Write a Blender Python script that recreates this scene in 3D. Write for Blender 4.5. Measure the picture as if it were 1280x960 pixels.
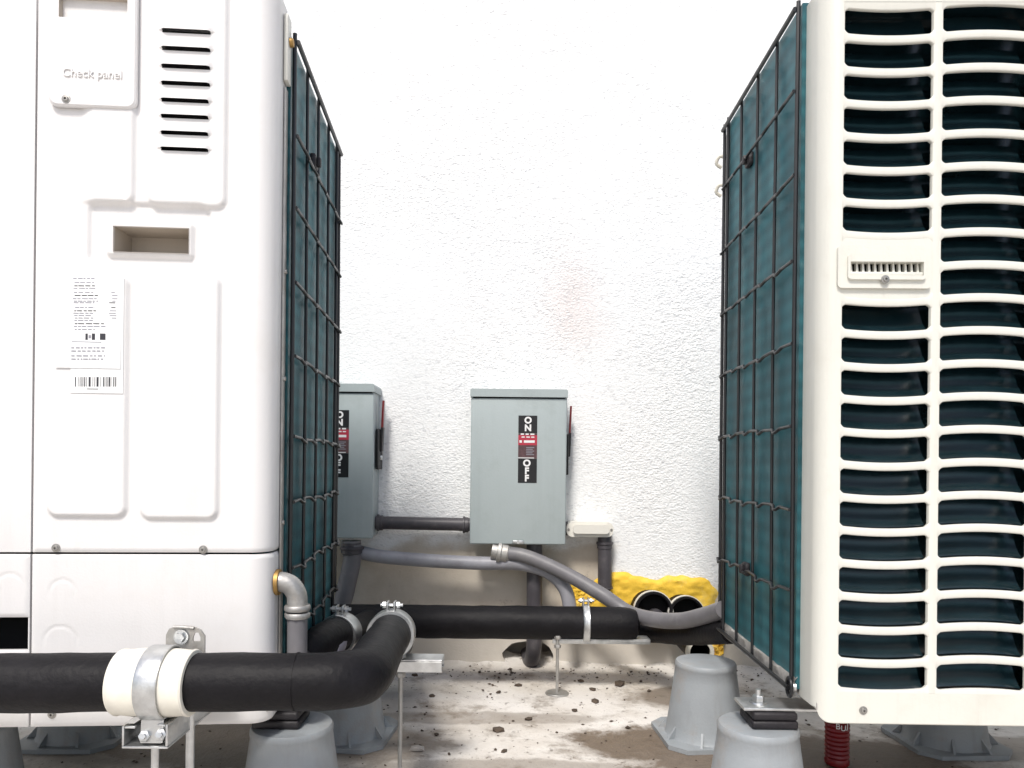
import bpy, bmesh, math, random
from mathutils import Vector, Matrix, noise
from mathutils.geometry import tessellate_polygon

random.seed(7)
R = math.radians
scene = bpy.context.scene
for o in list(bpy.data.objects):
    bpy.data.objects.remove(o)
COL = scene.collection

# ------------------------------------------------------------------ camera
FOC = 918.0                      # focal length in photo pixels (1280 wide)
HX, HY = 640.0, 580.0            # principal point / horizon in the photo
ROLL = R(0.6)
CAM_Z = 0.41
cam = bpy.data.cameras.new('camera')
cam.sensor_width = 36.0
cam.lens = FOC / 1280.0 * 36.0
cam.shift_y = (HY - 480.0) / 1280.0
cam.clip_start = 0.02
cam.clip_end = 500.0
cam_ob = bpy.data.objects.new('camera', cam)
cam_ob.matrix_world = Matrix.Translation((0, 0, CAM_Z)) @ Matrix.Rotation(R(90), 4, 'X') @ Matrix.Rotation(ROLL, 4, 'Z')
COL.objects.link(cam_ob)
scene.camera = cam_ob

# ------------------------------------------------------------------ light
SUN_DIR = Vector((-0.20, -0.74, 1.0)).normalized()      # towards the sun
SUN_EL = math.asin(SUN_DIR.z)
SUN_AZ = math.atan2(SUN_DIR.x, SUN_DIR.y)
world = bpy.data.worlds.new('World')
scene.world = world
world.use_nodes = True
wn = world.node_tree
wn.nodes.clear()
sky = wn.nodes.new('ShaderNodeTexSky')
sky.sky_type = 'NISHITA'
sky.sun_disc = False
sky.sun_elevation = SUN_EL
sky.sun_rotation = SUN_AZ
sky.air_density = 1.0
sky.dust_density = 3.0
sky.ozone_density = 1.0
bg = wn.nodes.new('ShaderNodeBackground')
bg.inputs['Strength'].default_value = 0.07
wo = wn.nodes.new('ShaderNodeOutputWorld')
wn.links.new(sky.outputs[0], bg.inputs[0])
wn.links.new(bg.outputs[0], wo.inputs[0])
sun = bpy.data.lights.new('sun', 'SUN')
sun.energy = 1.5
sun.angle = R(11)
sun.color = (1.0, 0.965, 0.91)
sun_ob = bpy.data.objects.new('sun', sun)
sun_ob.rotation_euler = SUN_DIR.to_track_quat('Z', 'Y').to_euler()
COL.objects.link(sun_ob)
vs = scene.view_settings
vs.view_transform = 'Standard'
vs.look = 'None'
vs.exposure = 1.08
vs.gamma = 1.0
vs.use_curve_mapping = False
scene.cycles.max_bounces = 7
scene.cycles.diffuse_bounces = 4
scene.cycles.glossy_bounces = 3
scene.cycles.caustics_reflective = False

# ------------------------------------------------------------------ measuring
def at(px, py, d):
    """photo pixel at distance d along the view -> world point"""
    dx, dy = px - HX, py - HY
    x = dx * math.cos(ROLL) + dy * math.sin(ROLL)
    y = -dx * math.sin(ROLL) + dy * math.cos(ROLL)
    return Vector((x * d / FOC, d, CAM_Z - y * d / FOC))

def floor_at(px, py):
    p = at(px, py, 1.0)
    k = CAM_Z / (CAM_Z - p.z)
    return Vector((p.x * k, p.y * k, 0.0))

# ------------------------------------------------------------------ materials
def mat(name, col, rough=0.5, metal=0.0, var=0.0, vscale=8.0, bump=0.0, bscale=60.0, coat=0.0, spec=0.5, dirt=None, dscale=5.0, damt=0.5, streak=0.0):
    m = bpy.data.materials.new(name)
    m.use_nodes = True
    nt = m.node_tree
    b = nt.nodes['Principled BSDF']
    b.inputs['Base Color'].default_value = (*col, 1)
    b.inputs['Roughness'].default_value = rough
    b.inputs['Metallic'].default_value = metal
    b.inputs['Specular IOR Level'].default_value = spec
    b.inputs['Coat Weight'].default_value = coat
    tc = nt.nodes.new('ShaderNodeTexCoord')
    last = None
    if var > 0:
        n = nt.nodes.new('ShaderNodeTexNoise')
        n.inputs['Scale'].default_value = vscale
        n.inputs['Detail'].default_value = 6
        n.inputs['Roughness'].default_value = 0.65
        nt.links.new(tc.outputs['Object'], n.inputs['Vector'])
        r = nt.nodes.new('ShaderNodeValToRGB')
        r.color_ramp.elements[0].position = 0.3
        r.color_ramp.elements[1].position = 0.7
        r.color_ramp.elements[0].color = (*[c * (1 - var) for c in col], 1)
        r.color_ramp.elements[1].color = (*[min(0.95, c * (1 + var * 0.6)) for c in col], 1)
        nt.links.new(n.outputs['Fac'], r.inputs['Fac'])
        last = r.outputs['Color']
        mr = nt.nodes.new('ShaderNodeMapRange')
        mr.inputs['To Min'].default_value = max(0.03, rough - 0.12)
        mr.inputs['To Max'].default_value = min(1, rough + 0.15)
        nt.links.new(n.outputs['Fac'], mr.inputs['Value'])
        nt.links.new(mr.outputs[0], b.inputs['Roughness'])
    if dirt:
        n = nt.nodes.new('ShaderNodeTexNoise')
        n.inputs['Scale'].default_value = dscale
        n.inputs['Detail'].default_value = 8
        n.inputs['Roughness'].default_value = 0.7
        nt.links.new(tc.outputs['Object'], n.inputs['Vector'])
        r = nt.nodes.new('ShaderNodeValToRGB')
        r.color_ramp.elements[0].position = 0.52
        r.color_ramp.elements[1].position = 0.75
        r.color_ramp.elements[0].color = (0, 0, 0, 1)
        r.color_ramp.elements[1].color = (damt, damt, damt, 1)
        nt.links.new(n.outputs['Fac'], r.inputs['Fac'])
        mx = nt.nodes.new('ShaderNodeMixRGB')
        mx.inputs['Color1'].default_value = (*col, 1)
        if last:
            nt.links.new(last, mx.inputs['Color1'])
        mx.inputs['Color2'].default_value = (*dirt, 1)
        nt.links.new(r.outputs['Color'], mx.inputs['Fac'])
        last = mx.outputs['Color']
    if streak > 0:
        mp = nt.nodes.new('ShaderNodeMapping')
        mp.inputs['Scale'].default_value = (34, 34, 1.6)
        nt.links.new(tc.outputs['Object'], mp.inputs['Vector'])
        n = nt.nodes.new('ShaderNodeTexNoise')
        n.inputs['Scale'].default_value = 1.0
        n.inputs['Detail'].default_value = 6
        n.inputs['Roughness'].default_value = 0.75
        nt.links.new(mp.outputs[0], n.inputs['Vector'])
        r = nt.nodes.new('ShaderNodeValToRGB')
        r.color_ramp.elements[0].position = 0.50
        r.color_ramp.elements[1].position = 0.78
        r.color_ramp.elements[0].color = (0, 0, 0, 1)
        r.color_ramp.elements[1].color = (streak, streak, streak, 1)
        nt.links.new(n.outputs['Fac'], r.inputs['Fac'])
        mx = nt.nodes.new('ShaderNodeMixRGB')
        mx.inputs['Color1'].default_value = (*col, 1)
        if last:
            nt.links.new(last, mx.inputs['Color1'])
        mx.inputs['Color2'].default_value = (*[c * 0.55 for c in (dirt or col)], 1)
        nt.links.new(r.outputs['Color'], mx.inputs['Fac'])
        last = mx.outputs['Color']
    if last:
        nt.links.new(last, b.inputs['Base Color'])
    if bump > 0:
        n = nt.nodes.new('ShaderNodeTexNoise')
        n.inputs['Scale'].default_value = bscale
        n.inputs['Detail'].default_value = 4
        nt.links.new(tc.outputs['Object'], n.inputs['Vector'])
        bp = nt.nodes.new('ShaderNodeBump')
        bp.inputs['Strength'].default_value = bump
        bp.inputs['Distance'].default_value = 0.004
        nt.links.new(n.outputs['Fac'], bp.inputs['Height'])
        nt.links.new(bp.outputs[0], b.inputs['Normal'])
    return m

M = {}
M['white'] = mat('white_powder_coat', (0.735, 0.725, 0.72), 0.38, var=0.03, vscale=4, bump=0.06, bscale=420, dirt=(0.60, 0.55, 0.48), dscale=9, damt=0.28, streak=0.10)
M['cream'] = mat('cream_powder_coat', (0.675, 0.67, 0.61), 0.36, var=0.03, vscale=4, bump=0.06, bscale=420, dirt=(0.50, 0.46, 0.38), dscale=9, damt=0.30, streak=0.14)
M['dark_gap'] = mat('black_cavity', (0.006, 0.006, 0.007), 0.9, var=0.2)
M['slot_black'] = mat('dark_blue_black_plastic', (0.005, 0.017, 0.022), 0.22, var=0.3, vscale=30, spec=0.6)
M['wire'] = mat('black_coated_wire', (0.010, 0.011, 0.013), 0.33, var=0.25, vscale=60)
M['galv'] = mat('galvanised_steel', (0.60, 0.61, 0.61), 0.34, 0.9, var=0.22, vscale=55, bump=0.1, bscale=200)
M['galv_dull'] = mat('dull_galvanised_steel', (0.48, 0.47, 0.45), 0.5, 0.75, var=0.3, vscale=30, bump=0.15, bscale=150, dirt=(0.2, 0.15, 0.1), dscale=20, damt=0.5)
M['foil'] = mat('scuffed_base_metal', (0.62, 0.60, 0.57), 0.38, 0.6, var=0.35, vscale=45, bump=0.5, bscale=70, dirt=(0.25, 0.2, 0.16), dscale=30, damt=0.6)
M['brass'] = mat('brass', (0.42, 0.26, 0.09), 0.5, 0.8, var=0.2, vscale=50)
M['foam_black'] = mat('black_rubber_insulation', (0.0050, 0.0044, 0.0058), 0.55, var=0.3, vscale=14, bump=0.2, bscale=160, spec=0.22, dirt=(0.022, 0.020, 0.024), dscale=12, damt=0.4)
M['tape'] = mat('pale_grey_tape', (0.40, 0.39, 0.46), 0.6, var=0.25, vscale=40)
M['cond_grey'] = mat('light_grey_conduit', (0.30, 0.30, 0.33), 0.45, var=0.15, vscale=20, dirt=(0.12, 0.11, 0.11), dscale=18, damt=0.5)
M['cond_mid'] = mat('mid_grey_conduit', (0.17, 0.165, 0.175), 0.45, var=0.2, vscale=20, dirt=(0.3, 0.29, 0.28), dscale=16, damt=0.5)
M['cond_dark'] = mat('dark_grey_conduit', (0.065, 0.06, 0.068), 0.45, var=0.25, vscale=20, dirt=(0.2, 0.19, 0.19), dscale=16, damt=0.5)
M['boxgrey'] = mat('grey_green_enamel', (0.40, 0.455, 0.462), 0.42, var=0.05, vscale=6, bump=0.05, bscale=300, dirt=(0.27, 0.31, 0.30), dscale=12, damt=0.4, streak=0.12)
M['stand'] = mat('grey_moulded_plastic', (0.30, 0.325, 0.345), 0.5, var=0.10, vscale=12, bump=0.12, bscale=300, dirt=(0.30, 0.25, 0.20), dscale=17, damt=0.65, streak=0.3)
M['rubber'] = mat('black_rubber', (0.012, 0.010, 0.013), 0.55, var=0.3, vscale=40, bump=0.2, bscale=200)
M['saddle'] = mat('ivory_plastic', (0.78, 0.75, 0.66), 0.42, var=0.05, vscale=14, dirt=(0.5, 0.45, 0.35), dscale=20, damt=0.3)
M['paper'] = mat('white_label_paper', (0.82, 0.83, 0.83), 0.5, var=0.02)
M['print'] = mat('black_print', (0.03, 0.03, 0.04), 0.6, var=0.2)
M['print_grey'] = mat('grey_print', (0.25, 0.25, 0.29), 0.6, var=0.2)
M['lab_black'] = mat('black_label', (0.008, 0.008, 0.010), 0.45, var=0.2)
M['lab_white'] = mat('white_lettering', (0.80, 0.80, 0.80), 0.5, var=0.03)
M['lab_red'] = mat('red_label_print', (0.45, 0.03, 0.06), 0.5, var=0.2)
M['lab_brown'] = mat('dull_label_print', (0.10, 0.05, 0.055), 0.5, var=0.4, vscale=200)
M['red'] = mat('red_plastic', (0.20, 0.007, 0.010), 0.35, var=0.3, vscale=20)
M['offwhite'] = mat('off_white_plastic', (0.74, 0.72, 0.66), 0.45, var=0.04, vscale=15, dirt=(0.5, 0.45, 0.38), dscale=22, damt=0.3)
M['recess'] = mat('recess_shade_beige', (0.47, 0.42, 0.36), 0.5, var=0.08, vscale=20)  # off-white plastic darkened so the colour carries the shade inside the recesses
M['foam_yellow'] = mat('yellow_expanding_foam', (0.86, 0.55, 0.05), 0.7, var=0.18, vscale=16, bump=0.4, bscale=90, dirt=(0.84, 0.72, 0.36), dscale=9, damt=0.9)
M['stone'] = mat('brown_crumb', (0.085, 0.062, 0.045), 0.85, var=0.5, vscale=60)
M['stone_pale'] = mat('pale_crumb', (0.5, 0.46, 0.42), 0.85, var=0.3, vscale=60)
M['screw'] = mat('screw_steel', (0.36, 0.35, 0.33), 0.4, 0.8, var=0.3, vscale=90)

# coil: blue-green coated aluminium fins, one fine vertical line each
def coil_mat():
    m = bpy.data.materials.new('blue_green_fin_coating')
    m.use_nodes = True
    nt = m.node_tree
    b = nt.nodes['Principled BSDF']
    tc = nt.nodes.new('ShaderNodeTexCoord')
    w = nt.nodes.new('ShaderNodeTexWave')
    w.wave_type = 'BANDS'; w.bands_direction = 'Y'
    w.inputs['Scale'].default_value = 190
    w.inputs['Distortion'].default_value = 0.6
    w.inputs['Detail'].default_value = 1
    nt.links.new(tc.outputs['Object'], w.inputs['Vector'])
    n = nt.nodes.new('ShaderNodeTexNoise')
    n.inputs['Scale'].default_value = 9
    n.inputs['Detail'].default_value = 5
    mp = nt.nodes.new('ShaderNodeMapping')
    mp.inputs['Scale'].default_value = (1, 1.6, 0.5)
    mp.inputs['Rotation'].default_value = (R(35), 0, 0)
    nt.links.new(tc.outputs['Object'], mp.inputs['Vector'])
    nt.links.new(mp.outputs[0], n.inputs['Vector'])
    r = nt.nodes.new('ShaderNodeValToRGB')
    r.color_ramp.elements[0].position = 0.3
    r.color_ramp.elements[1].position = 0.72
    r.color_ramp.elements[0].color = (0.015, 0.105, 0.130, 1)
    r.color_ramp.elements[1].color = (0.072, 0.310, 0.365, 1)
    nt.links.new(n.outputs['Fac'], r.inputs['Fac'])
    mx = nt.nodes.new('ShaderNodeMixRGB')
    mx.blend_type = 'MULTIPLY'
    mx.inputs['Fac'].default_value = 0.45
    nt.links.new(r.outputs['Color'], mx.inputs['Color1'])
    nt.links.new(w.outputs['Color'], mx.inputs['Color2'])
    # tube rows faintly seen between the fins, and trapped dust
    w2 = nt.nodes.new('ShaderNodeTexWave')
    w2.wave_type = 'BANDS'; w2.bands_direction = 'Z'
    w2.inputs['Scale'].default_value = 15
    w2.inputs['Distortion'].default_value = 0.8
    nt.links.new(tc.outputs['Object'], w2.inputs['Vector'])
    m2 = nt.nodes.new('ShaderNodeMixRGB'); m2.blend_type = 'MULTIPLY'
    m2.inputs['Fac'].default_value = 0.28
    nt.links.new(mx.outputs[0], m2.inputs['Color1']); nt.links.new(w2.outputs['Color'], m2.inputs['Color2'])
    n5 = nt.nodes.new('ShaderNodeTexNoise')
    n5.inputs['Scale'].default_value = 38; n5.inputs['Detail'].default_value = 6; n5.inputs['Roughness'].default_value = 0.75
    nt.links.new(tc.outputs['Object'], n5.inputs['Vector'])
    r5 = nt.nodes.new('ShaderNodeValToRGB')
    r5.color_ramp.elements[0].position = 0.56; r5.color_ramp.elements[1].position = 0.78
    r5.color_ramp.elements[0].color = (0, 0, 0, 1); r5.color_ramp.elements[1].color = (0.5, 0.5, 0.5, 1)
    nt.links.new(n5.outputs['Fac'], r5.inputs['Fac'])
    m3 = nt.nodes.new('ShaderNodeMixRGB')
    nt.links.new(r5.outputs['Color'], m3.inputs['Fac']); nt.links.new(m2.outputs[0], m3.inputs['Color1'])
    m3.inputs['Color2'].default_value = (0.16, 0.24, 0.25, 1)
    nt.links.new(m3.outputs[0], b.inputs['Base Color'])
    b.inputs['Roughness'].default_value = 0.30
    b.inputs['Metallic'].default_value = 0.1
    bp = nt.nodes.new('ShaderNodeBump')
    bp.inputs['Strength'].default_value = 0.5
    bp.inputs['Distance'].default_value = 0.002
    nt.links.new(w.outputs['Fac'], bp.inputs['Height'])
    nt.links.new(bp.outputs[0], b.inputs['Normal'])
    return m
M['coil'] = coil_mat()

def nodes_mat(name):
    m = bpy.data.materials.new(name)
    m.use_nodes = True
    nt = m.node_tree
    N = lambda t: nt.nodes.new(t)
    L = nt.links.new
    return m, nt, N, L, nt.nodes['Principled BSDF']

def ramp(N, p0, p1, c0=(0, 0, 0, 1), c1=(1, 1, 1, 1)):
    r = N('ShaderNodeValToRGB')
    r.color_ramp.elements[0].position = p0
    r.color_ramp.elements[1].position = p1
    r.color_ramp.elements[0].color = c0
    r.color_ramp.elements[1].color = c1
    return r

def math_node(N, L, op, a, b=None):
    n = N('ShaderNodeMath'); n.operation = op
    for i, v in enumerate((a, b)):
        if v is None: continue
        if isinstance(v, (int, float)): n.inputs[i].default_value = v
        else: L(v, n.inputs[i])
    return n.outputs[0]

def noise_node(N, L, vec, scale, detail=4, rough=0.6, dist=0.0):
    n = N('ShaderNodeTexNoise')
    n.inputs['Scale'].default_value = scale
    n.inputs['Detail'].default_value = detail
    n.inputs['Roughness'].default_value = rough
    n.inputs['Distortion'].default_value = dist
    L(vec, n.inputs['Vector'])
    return n.outputs['Fac']

def mixc(N, L, fac, a, b, mode='MIX'):
    n = N('ShaderNodeMixRGB'); n.blend_type = mode
    for k, v in (('Fac', fac), ('Color1', a), ('Color2', b)):
        if isinstance(v, (int, float)): n.inputs[k].default_value = v
        elif isinstance(v, tuple): n.inputs[k].default_value = v if len(v) == 4 else (*v, 1)
        else: L(v, n.inputs[k])
    return n.outputs[0]

WALL_D = 1.5
# wall: painted stucco, smoother and beige low down, reaching higher on the left
def wall_mat():
    m, nt, N, L, b = nodes_mat('white_stucco')
    tc = N('ShaderNodeTexCoord').outputs['Object']
    sep = N('ShaderNodeSeparateXYZ'); L(tc, sep.inputs[0])
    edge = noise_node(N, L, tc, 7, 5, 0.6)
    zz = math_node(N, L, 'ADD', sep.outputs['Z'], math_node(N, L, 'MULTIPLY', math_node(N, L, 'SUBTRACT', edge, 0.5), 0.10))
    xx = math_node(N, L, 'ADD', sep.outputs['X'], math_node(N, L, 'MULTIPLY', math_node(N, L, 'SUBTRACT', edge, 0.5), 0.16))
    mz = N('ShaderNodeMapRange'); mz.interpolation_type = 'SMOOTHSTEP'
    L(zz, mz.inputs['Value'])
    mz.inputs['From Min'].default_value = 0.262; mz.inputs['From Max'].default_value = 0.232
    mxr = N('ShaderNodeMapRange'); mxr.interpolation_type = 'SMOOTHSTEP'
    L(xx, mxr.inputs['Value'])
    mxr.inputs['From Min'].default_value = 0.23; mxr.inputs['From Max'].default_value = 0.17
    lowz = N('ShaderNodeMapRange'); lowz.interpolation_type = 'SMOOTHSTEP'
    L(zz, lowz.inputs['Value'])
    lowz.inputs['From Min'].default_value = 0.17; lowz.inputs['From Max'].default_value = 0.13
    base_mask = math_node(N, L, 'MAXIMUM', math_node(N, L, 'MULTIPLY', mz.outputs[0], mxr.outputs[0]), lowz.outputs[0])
    big = noise_node(N, L, tc, 2.2, 5, 0.6)
    paint = mixc(N, L, ramp_f(N, L, big, 0.35, 0.7), (0.84, 0.85, 0.855), (0.88, 0.88, 0.88))
    # rosy stain left of the right-hand unit
    dist = N('ShaderNodeVectorMath'); dist.operation = 'DISTANCE'
    c = at(716, 372, WALL_D)
    mpp = N('ShaderNodeMapping'); mpp.vector_type = 'POINT'
    mpp.inputs['Location'].default_value = (-c.x * 1.4, -c.y, -c.z * 0.75)
    mpp.inputs['Scale'].default_value = (1.4, 1, 0.75)
    L(tc, mpp.inputs['Vector']); L(mpp.outputs[0], dist.inputs[0])
    dist.inputs[1].default_value = (0, 0, 0)
    pm = N('ShaderNodeMapRange'); pm.interpolation_type = 'SMOOTHSTEP'
    L(math_node(N, L, 'ADD', dist.outputs['Value'], math_node(N, L, 'MULTIPLY', math_node(N, L, 'SUBTRACT', edge, 0.5), 0.12)), pm.inputs['Value'])
    pm.inputs['From Min'].default_value = 0.14; pm.inputs['From Max'].default_value = 0.0
    paint = mixc(N, L, math_node(N, L, 'MULTIPLY', pm.outputs[0], 0.6), paint, (0.74, 0.66, 0.64))
    # stucco grain
    mp = N('ShaderNodeMapping'); mp.inputs['Scale'].default_value = (1, 1, 1.55)
    L(tc, mp.inputs['Vector'])
    g1 = noise_node(N, L, mp.outputs[0], 190, 2, 0.55, 0.0)
    g2 = noise_node(N, L, mp.outputs[0], 85, 1, 0.5, 0.0)
    vor = N('ShaderNodeTexVoronoi'); vor.inputs['Scale'].default_value = 210; vor.feature = 'SMOOTH_F1'
    L(mp.outputs[0], vor.inputs['Vector'])
    grain = math_node(N, L, 'ADD', math_node(N, L, 'MULTIPLY', g1, 1.0), math_node(N, L, 'ADD', math_node(N, L, 'MULTIPLY', g2, 0.8), math_node(N, L, 'MULTIPLY', vor.outputs['Distance'], -0.6)))
    pit_shade = ramp_f(N, L, noise_node(N, L, mp.outputs[0], 105, 2, 0.5, 0.5), 0.585, 0.67)
    pit_shade_zone = ramp_f(N, L, noise_node(N, L, tc, 3.1, 3, 0.5), 0.30, 0.6)
    pit_shade = math_node(N, L, 'MULTIPLY', pit_shade, pit_shade_zone)
    paint = mixc(N, L, math_node(N, L, 'MULTIPLY', pit_shade, 0.30), paint, (0.36, 0.37, 0.40))  # small shadows under the stucco bumps, put into the paint colour
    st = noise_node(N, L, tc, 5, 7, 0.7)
    low_beige = mixc(N, L, ramp_f(N, L, st, 0.35, 0.68), (0.62, 0.56, 0.48), (0.47, 0.41, 0.33))
    low_beige = mixc(N, L, ramp_f(N, L, noise_node(N, L, tc, 28, 5, 0.7), 0.6, 0.8), low_beige, (0.27, 0.23, 0.19))
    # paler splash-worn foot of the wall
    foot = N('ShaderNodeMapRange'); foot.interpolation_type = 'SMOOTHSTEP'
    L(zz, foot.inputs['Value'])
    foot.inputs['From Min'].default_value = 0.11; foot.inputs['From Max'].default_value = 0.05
    low_beige = mixc(N, L, math_node(N, L, 'MULTIPLY', foot.outputs[0], 0.6), low_beige, (0.62, 0.59, 0.55))
    colr = mixc(N, L, base_mask, paint, low_beige)
    L(colr, b.inputs['Base Color'])
    b.inputs['Roughness'].default_value = 0.85
    b.inputs['Specular IOR Level'].default_value = 0.25
    amp = math_node(N, L, 'SUBTRACT', 1.0, math_node(N, L, 'MULTIPLY', base_mask, 0.85))
    amp = math_node(N, L, 'MULTIPLY', amp, math_node(N, L, 'ADD', 0.35, ramp_f(N, L, noise_node(N, L, tc, 4.5, 3, 0.6), 0.3, 0.7)))
    h = math_node(N, L, 'MULTIPLY', grain, amp)
    bp = N('ShaderNodeBump')
    bp.inputs['Strength'].default_value = 0.55
    bp.inputs['Distance'].default_value = 0.0032
    L(h, bp.inputs['Height']); L(bp.outputs[0], b.inputs['Normal'])
    return m

def ramp_f(N, L, v, p0, p1):
    n = N('ShaderNodeMapRange'); n.interpolation_type = 'SMOOTHSTEP'
    L(v, n.inputs['Value'])
    n.inputs['From Min'].default_value = p0; n.inputs['From Max'].default_value = p1
    return n.outputs[0]

def floor_mat():
    m, nt, N, L, b = nodes_mat('stained_concrete')
    tc = N('ShaderNodeTexCoord').outputs['Object']
    n1 = noise_node(N, L, tc, 3.3, 8, 0.65, 0.3)
    n2 = noise_node(N, L, tc, 11, 8, 0.7, 0.2)
    n3 = noise_node(N, L, tc, 60, 5, 0.7)
    n4 = noise_node(N, L, tc, 210, 3, 0.7)
    base = mixc(N, L, ramp_f(N, L, n1, 0.38, 0.62), (0.74, 0.71, 0.67), (0.56, 0.515, 0.46))
    base = mixc(N, L, math_node(N, L, 'MULTIPLY', ramp_f(N, L, n2, 0.50, 0.68), 0.75), base, (0.20, 0.16, 0.12))
    base = mixc(N, L, math_node(N, L, 'MULTIPLY', ramp_f(N, L, n2, 0.50, 0.25), 0.4), base, (0.72, 0.69, 0.65))
    base = mixc(N, L, math_node(N, L, 'MULTIPLY', ramp_f(N, L, n3, 0.58, 0.68), 0.7), base, (0.11, 0.085, 0.065))
    base = mixc(N, L, math_node(N, L, 'MULTIPLY', ramp_f(N, L, n4, 0.62, 0.72), 0.35), base, (0.10, 0.08, 0.06))
    damp_total = None
    # damp, muddy patches: (x, y, rx, ry)
    rough = None
    for (cx, cy, rx, ry, amt) in DAMP:
        mp = N('ShaderNodeMapping'); mp.vector_type = 'POINT'
        mp.inputs['Location'].default_value = (-cx / rx, -cy / ry, 0)
        mp.inputs['Scale'].default_value = (1 / rx, 1 / ry, 0)
        L(tc, mp.inputs['Vector'])
        ln = N('ShaderNodeVectorMath'); ln.operation = 'LENGTH'; L(mp.outputs[0], ln.inputs[0])
        v = math_node(N, L, 'ADD', ln.outputs['Value'], math_node(N, L, 'MULTIPLY', math_node(N, L, 'SUBTRACT', n2, 0.5), 1.7))
        f = math_node(N, L, 'MULTIPLY', ramp_f(N, L, v, 1.16, 0.82), amt)
        damp_total = f if damp_total is None else math_node(N, L, 'MAXIMUM', damp_total, f)
    base = mixc(N, L, damp_total, base, mixc(N, L, n3, (0.19, 0.145, 0.105), (0.10, 0.072, 0.05)))
    L(base, b.inputs['Base Color'])
    rr = N('ShaderNodeMapRange'); L(damp_total, rr.inputs['Value'])
    rr.inputs['To Min'].default_value = 0.85; rr.inputs['To Max'].default_value = 0.42
    L(rr.outputs[0], b.inputs['Roughness'])
    h = math_node(N, L, 'ADD', math_node(N, L, 'MULTIPLY', n3, 0.6), math_node(N, L, 'ADD', n2, math_node(N, L, 'MULTIPLY', n4, 0.3)))
    bp = N('ShaderNodeBump'); bp.inputs['Strength'].default_value = 0.6; bp.inputs['Distance'].default_value = 0.006
    L(h, bp.inputs['Height']); L(bp.outputs[0], b.inputs['Normal'])
    return m

# ------------------------------------------------------------------ mesh helpers
class MB:
    def __init__(self):
        self.v = []; self.f = []
    def add(self, vs, fs):
        o = len(self.v)
        self.v += [tuple(x) for x in vs]
        self.f += [tuple(i + o for i in f) for f in fs]
        return self
    def box(self, x0, x1, y0, y1, z0, z1, bev=0.0, seg=2, mtx=None):
        bm = bmesh.new()
        bmesh.ops.create_cube(bm, size=1)
        for v in bm.verts:
            v.co = Vector(((x0 + x1) / 2 + v.co.x * (x1 - x0), (y0 + y1) / 2 + v.co.y * (y1 - y0), (z0 + z1) / 2 + v.co.z * (z1 - z0)))
        if bev > 0:
            bmesh.ops.bevel(bm, geom=bm.edges[:], offset=bev, segments=seg, affect='EDGES', profile=0.5)
        if mtx is not None:
            bm.transform(mtx)
        bm.verts.index_update()
        self.add([v.co for v in bm.verts], [[v.index for v in f.verts] for f in bm.faces])
        bm.free()
        return self
    def tube(self, pts, r, seg=12, caps=True, radii=None, wob=0.0):
        pts = [Vector(p) for p in pts]
        n = len(pts)
        t0 = (pts[1] - pts[0]).normalized()
        up = Vector((0, 0, 1)) if abs(t0.z) < 0.9 else Vector((1, 0, 0))
        a = t0.cross(up).normalized()
        vs = []; fs = []
        for i, p in enumerate(pts):
            if i == 0: t = t0
            elif i == n - 1: t = (pts[i] - pts[i - 1]).normalized()
            else: t = ((pts[i + 1] - pts[i]).normalized() + (pts[i] - pts[i - 1]).normalized()).normalized()
            a = (a - t * a.dot(t)).normalized()
            b = t.cross(a)
            r0 = radii[i] if radii else r
            for k in range(seg):
                an = 2 * math.pi * k / seg
                rr = r0 * (1 + wob * noise.noise(Vector((p.x * 38, math.cos(an) * 1.5 + p.y * 38, math.sin(an) * 1.5 + p.z * 20)))) if wob else r0
                vs.append(p + (a * math.cos(an) + b * math.sin(an)) * rr)
        for i in range(n - 1):
            for k in range(seg):
                k2 = (k + 1) % seg
                fs.append((i * seg + k, i * seg + k2, (i + 1) * seg + k2, (i + 1) * seg + k))
        if caps:
            fs.append(tuple(range(seg - 1, -1, -1)))
            fs.append(tuple((n - 1) * seg + k for k in range(seg)))
        return self.add(vs, fs)
    def lathe(self, prof, seg=32, mtx=None, closed=False):
        """profile [(r,z)] about z"""
        mtx = mtx or Matrix()
        vs = []; fs = []
        n = len(prof)
        for k in range(seg):
            an = 2 * math.pi * k / seg
            for (r, z) in prof:
                vs.append(mtx @ Vector((r * math.cos(an), r * math.sin(an), z)))
        for k in range(seg):
            k2 = (k + 1) % seg
            for i in range(n - 1 if not closed else n):
                j = (i + 1) % n
                fs.append((k * n + i, k2 * n + i, k2 * n + j, k * n + j))
        return self.add(vs, fs)
    def prism(self, poly, d0, d1, mtx=None):
        """polygon [(x,z)] extruded along y from d0 to d1"""
        mtx = mtx or Matrix()
        n = len(poly)
        vs = [mtx @ Vector((x, d0, z)) for x, z in poly] + [mtx @ Vector((x, d1, z)) for x, z in poly]
        fs = [tuple(range(n)), tuple(range(2 * n - 1, n - 1, -1))]
        fs += [(i, i + n, (i + 1) % n + n, (i + 1) % n) for i in range(n)]
        return self.add(vs, fs)
    def mesh(self, name, m, ang=35):
        me = bpy.data.meshes.new(name)
        me.from_pydata(self.v, [], self.f)
        me.materials.append(M[m] if isinstance(m, str) else m)
        bm = bmesh.new(); bm.from_mesh(me)
        bmesh.ops.recalc_face_normals(bm, faces=bm.faces[:])
        bm.to_mesh(me); bm.free()
        me.polygons.foreach_set('use_smooth', [True] * len(me.polygons))
        me.set_sharp_from_angle(angle=R(ang))
        me.update()
        return me
    def build(self, name, m, parent=None, ang=35):
        return obj(name, self.mesh(name, m, ang), parent)

def obj(name, me, parent=None, loc=None, rot=None):
    o = bpy.data.objects.new(name, me)
    COL.objects.link(o)
    if parent is not None: o.parent = parent
    if loc is not None: o.location = loc
    if rot is not None: o.rotation_euler = rot
    return o

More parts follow.
